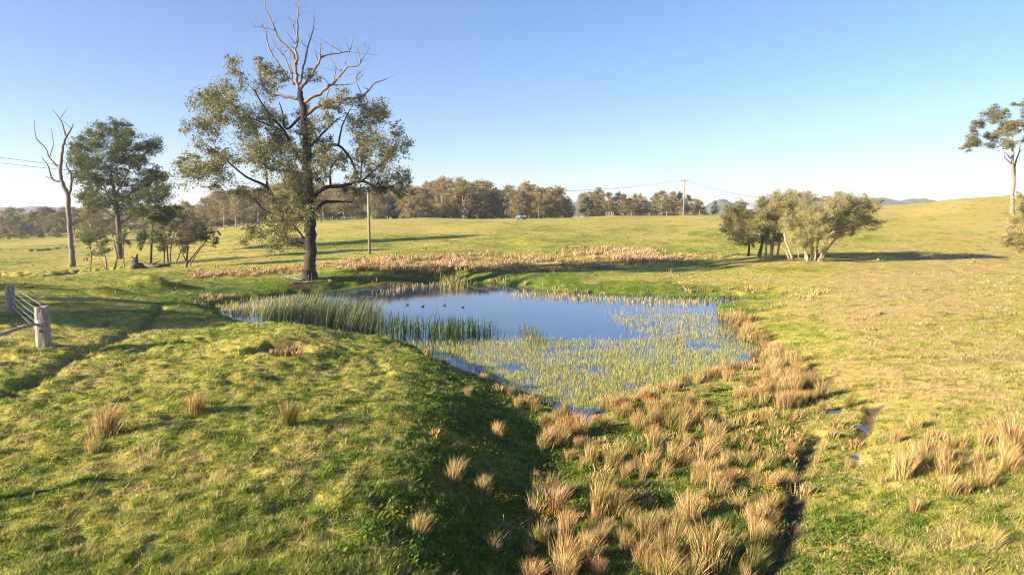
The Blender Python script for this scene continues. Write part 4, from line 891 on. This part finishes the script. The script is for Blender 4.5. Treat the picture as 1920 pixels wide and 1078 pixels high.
# ------------------------------------------------------------------ hills
def hills():
    X_, Y_ = np.meshgrid(np.linspace(-1900, 1900, 520), np.linspace(1150, 2350, 130)); z = np.zeros_like(X_)
    for px, py, Y, sx_, sy_ in ((1352,372,1300,26,130),(1560,367,1900,60,200),(1640,371,1950,60,200),(1720,372,1900,40,160),(1600,370,2100,80,180),(1200,386,1700,90,150),(1090,376,1600,45,150),(980,384,1800,90,150),(780,384,1800,90,150),(560,380,1700,120,160),(300,386,1800,120,160),(80,386,1500,70,150),(0,387,1800,90,150),(1850,374,2050,80,160),(1380,388,1500,40,120),(1500,372,2050,60,160)):
        q = at_y(px, py, Y); s = sx_/F*Y
        z = np.maximum(z, q[2]*np.exp(-((X_-q[0])/s)**2*1.0-((Y_-Y)/sy_)**2))
    z = z*(1+.12*noise(X_, Y_, 160, 201, 3))+sstep(z, 2, 12)*(noise(X_, Y_, 16, 211, 2)*3.2)-2
    n0, n1_ = X_.shape; i, j = np.meshgrid(np.arange(n0-1), np.arange(n1_-1), indexing='ij')
    Q_ = np.stack([i*n1_+j, i*n1_+j+1, (i+1)*n1_+j+1, (i+1)*n1_+j], -1).reshape(-1, 4)
    V_ = np.stack([X_, Y_, z], -1).reshape(-1, 3)
    m = m_plain('forested_slopes', (.022, .032, .014), .95, 0, .06, (.07, .075, .03), 0)
    tag(link('hills', np_mesh('hills', V_, [Q_], m, None, True)), 'hazy blue forested hills on the horizon', 'hills', kind='structure')
hills()

# ------------------------------------------------------------------ power poles and cables
def pole(px, base_py, Y, top_py, label, arm=True, q=None):
    if q is None: q = at_y(px, base_py, Y)
    z = float(H(np.array([q[0]]), np.array([Y]))[0]); top = at_y(px, top_py, Y)[2] if top_py is not None else z+10
    o = empty('power_pole', (q[0], Y, z)); tag(o, label, 'power pole'); h = top-z
    mb = MB(); mb.tube([(0, 0, -.4), (0, 0, h*.5), (0, 0, h)], [.19, .165, .13], 12); mb.build('post', M_pole, o, True)
    mb = MB(); mb.box((0, -.16, h-.45), (2.3, .1, .12)); mb.build('crossarm', M_post, o)
    for x in (-1.05, 1.05):
        mb = MB(); mb.tube([(x, -.16, h-.388), (x, -.16, h-.31), (x, -.16, h-.25), (x, -.16, h-.19)], [.04, .07, .05, .03], 8); mb.build('insulator', m_ins, o, True)
    return [Vector((q[0]+x, Y-.16, z+h-.20)) for x in (-1.05, 1.05)]
m_ins = m_plain('porcelain', (.25, .14, .08), .25)
p1 = pole(693, 477, 91.0, 350, 'pale timber power pole in the field behind the big gum tree')
p2 = pole(1282, 404, 188.0, 336, 'timber power pole with crossarm on the horizon by the woodland')
p3 = pole(1394, 402, 300.0, 377, 'tiny distant power pole just left of the paperbark clump')
p0 = pole(0, 0, 62.0, None, 'power pole standing beyond the left edge', q=np.array([-64.0, 62.0, 0]))
p4 = pole(1500, 390, 240.0, 366, 'power pole hidden behind the paperbark clump')
def cable(a, b, sag, rad_, label):
    mb = MB(); n = 30; pts = []
    for i in range(n+1): t = i/n; p = a.lerp(b, t); p.z -= sag*4*t*(1-t); pts.append(p)
    mb.tube(pts, [rad_]*(n+1), 4); o = mb.build('power_cable', M_cable, None, True); tag(o, label, 'power cable')
for k in (0, 1):
    cable(p0[k]+Vector((0, 0, (4.1, 3.0)[k])), p1[k], 1.0, .022, ('upper power cable crossing the sky at the far left', 'lower power cable crossing the sky at the far left')[k])
    cable(p1[k], p2[k], 1.6, .022, ('left hand cable from the field pole to the horizon pole', 'right hand cable from the field pole to the horizon pole')[k])
    cable(p2[k], p4[k]+Vector((0, 0, -.4*k)), 2.2, .026, ('upper cable from the horizon pole towards the paperbark clump', 'lower cable from the horizon pole towards the paperbark clump')[k])

# ------------------------------------------------------------------ fence at the left
def rough_post(name, parent, x, y, h, r0, mat=None, notch=False, lean=0):
    z = float(H(np.array([x]), np.array([y]))[0]); bm = bmesh.new(); n = 14; rings = []; m = 9; rs = random.Random(int(x*100))
    prof = [1+rs.uniform(-.16, .12) for _ in range(n)]
    for i in range(m):
        t = i/(m-1); ring = []
        for k in range(n):
            a = 2*math.pi*k/n; rr_ = r0*prof[k]*(1.08-.14*t)*(1+rs.uniform(-.03, .03)); zz = -.3+(h+.3)*t
            if i == m-1: zz += rs.uniform(-.06, .03)
            ring.append(bm.verts.new((math.cos(a)*rr_+lean*t, math.sin(a)*rr_, zz)))
        rings.append(ring)
    for i in range(m-1):
        for k in range(n): bm.faces.new((rings[i][k], rings[i][(k+1) % n], rings[i+1][(k+1) % n], rings[i+1][k]))
    bm.faces.new(rings[-1])
    me = bpy.data.meshes.new(name); bm.to_mesh(me); bm.free(); me.materials.append(mat or M_post)
    o = link(name, me, parent, Vector((x, y, z))-Vector(parent.location)); return o, z
g1 = gp(83, 650); g2 = gp(22, 588)
fo = empty('farm_fence', (g1[0], g1[1], float(g1[2]))); tag(fo, 'weathered timber and wire fence end at the left edge', 'fence')
Z1 = float(g1[2]); Z2 = float(g2[2])
h1 = 77/F*g1[1]; h2 = 55/F*g2[1]
rough_post('post', fo, g1[0], g1[1], h1, .24, notch=True)[0]['label'] = 'thick squared strainer post nearer the camera'
rough_post('post', fo, g2[0], g2[1], h2, .20)[0]['label'] = 'smaller darker post further back'
mb = MB(); a_ = Vector((g1[0]-.1, g1[1]-.1, Z1+h1*.60))-fo.location; e_ = at_y(-45, 642, g1[1]-2.5); b_ = Vector(e_)-fo.location
mb.tube([a_, a_.lerp(b_, .33)+Vector((0, 0, .02)), a_.lerp(b_, .66), b_], [.06, .07, .07, .075], 9); mb.build('rail', M_post, fo, True)
for k in range(5):
    zz = .30+k*.19; a_ = Vector((g1[0], g1[1], Z1+h1*zz*.98))-fo.location; b_ = Vector((g2[0], g2[1], Z2+h2*zz*.98))-fo.location
    mb = MB(); mb.tube([a_, a_.lerp(b_, .5)-Vector((0, 0, .04)), b_], [.007]*3, 5); mb.build('wire', M_wire, fo)
mb = MB()
for zz in (.62, .66): 
    n = 16; mb.tube([(math.cos(q*6.283/n)*.262, math.sin(q*6.283/n)*.262, h1*zz) for q in range(n+1)], [.008]*(n+1), 4)
mb.build('wire_wrap', M_wire, fo)
mb = MB(); mb.box((.06, -.245, h1*.42), (.09, .03, .14)); mb.build('mortise_shade', m_plain('slot_shade', (.02, .014, .01), .95), fo)  # near-black block on the post face imitates the shade inside a mortise hole
# a post outside the left edge that throws the thin shadow across the lower left
o1 = empty('fence_post', (-13.0, 12.0, float(H(np.array([-13.0]), np.array([12.0]))[0]))); tag(o1, 'timber post beyond the left edge throwing a thin shadow', 'post'); rough_post('post', o1, -13.0, 12.0, 1.75, .09)

# far boundary fence along the horizon
def far_fence(pts, label, step=5.0):
    W = [cast([p[0]], [p[1]], H)[0] for p in pts]; o = empty('boundary_fence', tuple(W[0])); tag(o, label, 'fence'); O = Vector(W[0]); allp = []
    for a, b in zip(W[:-1], W[1:]):
        d_ = np.hypot(*(b-a)[:2]); n = max(1, int(d_/step))
        for i in range(n): q = a+(b-a)*i/n; q[2] = float(H(np.array([q[0]]), np.array([q[1]]))[0]); allp.append(Vector(q))
    me = None
    for q in allp[:95]:
        if me is None:
            mb = MB(); mb.tube([(0, 0, -.2), (0, 0, 1.25)], [.09, .08], 6); me = mb.mesh('post', M_post)
        link('post', me, o, q-O)
    for hz in (.45, .8, 1.12):
        mb = MB(); mb.tube([q-O+Vector((0, 0, hz)) for q in allp[:95]], [.012]*len(allp[:95]), 4); mb.build('wire', M_wire, o)
far_fence([(1080,407),(1150,406.5),(1250,405.5),(1345,405)], 'thin post and wire boundary fence along the horizon near the power pole')
far_fence([(400,434),(480,427),(560,419),(640,414.5),(720,413.5)], 'thin post and wire fence in front of the woodland left of centre')

# ------------------------------------------------------------------ parked car (front view)
def car():
    q = gp(977, 411.5); o = empty('parked_car', tuple(q), R(8)); tag(o, 'silver blue four wheel drive parked facing the camera at the woodland edge', 'car')
    paint = m_plain('car_paint', (.20, .26, .36), .25, .5); glass = m_plain('car_glass', (.01, .014, .02), .05); tyre = m_plain('tyre_rubber', (.02, .02, .02), .9); lamp = m_plain('lamp_lens', (.75, .77, .8), .12); chrome = m_plain('chrome', (.6, .62, .65), .15, 1); dk = m_plain('dark_plastic', (.03, .03, .035), .6)
    def loft(name, secs, mat, parent=o, bev=.03):
        mb = MB(); v = []; n = len(secs[0])
        for s in secs: v += s
        f_ = [(i*n+k, i*n+(k+1) % n, (i+1)*n+(k+1) % n, (i+1)*n+k) for i in range(len(secs)-1) for k in range(n)]
        f_ += [tuple(range(n))[::-1], tuple((len(secs)-1)*n+k for k in range(n))]; mb.add(v, f_); return mb.build(name, mat, parent, False, bev)
    sec = lambda y, w_, z0, z1: [(-w_, y, z0+.1), (-w_*.92, y, z0), (w_*.92, y, z0), (w_, y, z0+.1), (w_, y, z1-.12), (w_*.9, y, z1), (-w_*.9, y, z1), (-w_, y, z1-.12)]
    body = loft('body', [sec(-2.3, .84, .42, .92), sec(-2.1, .93, .36, 1.02), sec(-1.1, .95, .34, 1.10), sec(0, .96, .34, 1.12), sec(1.6, .96, .34, 1.12), sec(2.3, .90, .42, 1.08)], paint)
    cs = lambda y, w0, w1, z1: [(-w0, y, 1.08), (w0, y, 1.08), (w1, y, z1-.08), (w1*.85, y, z1), (-w1*.85, y, z1), (-w1, y, z1-.08)]
    cab = loft('cabin', [[(x_*1, y_-.0, z_) for x_, y_, z_ in cs(-1.15, .86, .80, 1.12+.04)], cs(-.45, .88, .70, 1.78), cs(.3, .88, .72, 1.86), cs(1.5, .88, .72, 1.84), cs(2.15, .86, .74, 1.35)], paint, bev=.02)
    mb = MB(); mb.add([(-.76, -1.14, 1.17), (.76, -1.14, 1.17), (.64, -.50, 1.74), (-.64, -.50, 1.74), (-.76, -1.10, 1.15), (.76, -1.10, 1.15), (.64, -.46, 1.72), (-.64, -.46, 1.72)], [(0, 1, 2, 3), (4, 7, 6, 5), (0, 4, 5, 1), (1, 5, 6, 2), (2, 6, 7, 3), (3, 7, 4, 0)]); mb.build('windscreen', glass, o)
    for s in (-1, 1):
        mb = MB(); mb.add([(s*.895, -.75, 1.18), (s*.895, 1.9, 1.18), (s*.76, 1.5, 1.68), (s*.76, -.35, 1.68), (s*.86, -.75, 1.18), (s*.86, 1.9, 1.18), (s*.72, 1.5, 1.68), (s*.72, -.35, 1.68)], [(0, 1, 2, 3), (4, 7, 6, 5), (0, 4, 5, 1), (1, 5, 6, 2), (2, 6, 7, 3), (3, 7, 4, 0)]); mb.build('side_window', glass, o)
        mb = MB(); mb.box((s*.66, -2.30, .80), (.34, .10, .20)); mb.build('headlight', lamp, o, bevel=.02)
        mb = MB(); mb.box((s*1.04, -.75, 1.2), (.18, .12, .16)); mb.build('mirror', paint, o, bevel=.02)
        for y_ in (-1.45, 1.45):
            mb = MB(); mb.tube([(s*.74, y_, .36), (s*.97, y_, .36)], [.37, .37], 20); w_ = mb.build('wheel', tyre, o)
            mb = MB(); mb.tube([(s*.96, y_, .36), (s*.985, y_, .36)], [.22, .2], 14); mb.build('rim', chrome, w_)
    mb = MB(); mb.box((0, -2.325, .80), (.86, .06, .22)); mb.build('grille', chrome, o, bevel=.01)
    mb = MB(); mb.box((0, -2.36, .50), (1.7, .16, .2)); mb.build('bumper', dk, o, bevel=.03)
    mb = MB(); mb.box((0, .55, 1.905), (1.25, 1.5, .05)); mb.build('roof_rack', dk, o, bevel=.01)
car()

# ------------------------------------------------------------------ ducks
def duck(px, py, head_right, label, cbody):
    q = on_z(px, py, 0.02); m = m_plain('duck_feathers', cbody, .7, 0, 14, tuple(c_*2.4 for c_ in cbody)); o = empty('duck', (q[0], q[1], 0)); o.scale = (.52, .52, .52); tag(o, label, 'duck', 'ducks on the pond')
    mb = MB(); s = 1 if head_right else -1
    path = [(-.30, .14, .012), (-.24, .10, .045), (-.15, .07, .085), (-.03, .06, .115), (.08, .06, .115), (.16, .08, .085), (.20, .14, .052), (.215, .20, .036), (.225, .25, .040), (.245, .285, .046), (.28, .285, .036), (.31, .275, .018)]
    mb.tube([(s*x_, 0, z_) for x_, z_, r_ in path], [r_*1.15 for _, _, r_ in path], 12, squash=1.15); mb.build('body', m, o, True)
    mb = MB(); mb.tube([(s*.31, 0, .272), (s*.34, 0, .265), (s*.375, 0, .262)], [.020, .017, .012], 8, squash=1.3); mb.build('bill', m_plain('bill', (.05, .04, .03), .5), o, True)
    for k in (-1, 1):
        mb = MB(); mb.tube([(s*.10, k*.085, .10), (s*0, k*.115, .12), (-s*.14, k*.09, .125), (-s*.27, k*.03, .135)], [.02, .055, .045, .01], 8); mb.build('wing', m, o, True)
duck(763, 571.5, False, 'leftmost duck on the pond, facing left', (.03, .03, .035)); duck(792, 574.5, True, 'second duck from the left, dark and facing right', (.035, .028, .03)); duck(833, 572, True, 'third duck from the left, a little farther out', (.05, .035, .03)); duck(867, 576, True, 'rightmost duck on the pond with reddish flanks', (.07, .035, .028))

# ------------------------------------------------------------------ fallen timber
def log(name, pts, rads, mat, label, twigs=3):
    W = [gp(*p[:2])+np.array([0, 0, p[2]]) for p in pts]; o = empty(name, tuple(W[0])); tag(o, label, 'fallen wood'); O = W[0]
    l = catmull([(*(q-O), r_) for q, r_ in zip(W, rads)], 4, .25); mb = MB(); add_limb(mb, l, 8); mb.build('trunk' if False else 'stem', mat, o, True)
    for k in range(twigs):
        mb = MB(); a = l[random.randint(2, len(l)-1)]; d_ = np.array([rng.normal(0, .5), rng.normal(0, .5), abs(rng.normal(.4, .25))]); add_limb(mb, np.array([(*a[:3], a[3]*.5), (*(a[:3]+d_*.6), a[3]*.3), (*(a[:3]+d_), .012)]), 5); mb.build('twig', mat, o, True)
log('fallen_branch', [(1278,541,.55),(1286,546,.15),(1300,549,.08)], [.05,.07,.05], M_bark_grey, 'pale fallen branch beyond the pond beside the dry tussocks', 4)
log('fallen_log', [(262,500,.25),(285,502,.2),(320,500,.2)], [.28,.24,.16], M_bark_brown, 'dark fallen log lying among the saplings on the left', 5)
log('stump', [(252,505,.1),(254,497,.5),(256,495,.9)], [.45,.35,.15], M_bark_brown, 'broken stump beside the fallen log', 4)
for k, (a, b, lb) in enumerate((((538,521),(566,527),'fallen sticks left of the big gum trunk'), ((545,533),(590,531),'longest stick lying across the foot of the big gum'), ((555,517),(572,526),'short stick leaning on the base of the big gum'))):
    log('fallen_branch', [(*a, .1), ((a[0]+b[0])/2, (a[1]+b[1])/2, .12), (*b, .15)], [.05, .06, .04], M_bark_grey, lb, 3)
log('fallen_branch', [(925,1005,.05),(945,990,.12),(960,1020,.05)], [.012,.012,.006], M_bark_grey, 'thin bent stick in the shade low on the bank', 2)

# ------------------------------------------------------------------ haze
mb = MB(); mb.box((0, 0, 38), (5400, 5400, 90)); mh, N, L, P = new_mat('air')
N.remove(P); pv = N.new('ShaderNodeVolumePrincipled'); pv.inputs['Color'].default_value = (.70, .82, 1, 1); pv.inputs['Density'].default_value = .00024; pv.inputs['Anisotropy'].default_value = .2
L.new(pv.outputs[0], N['Material Output'].inputs['Volume'])
hz = mb.build('haze', mh); tag(hz, 'thin blue air over the far hills', 'haze', kind='stuff')
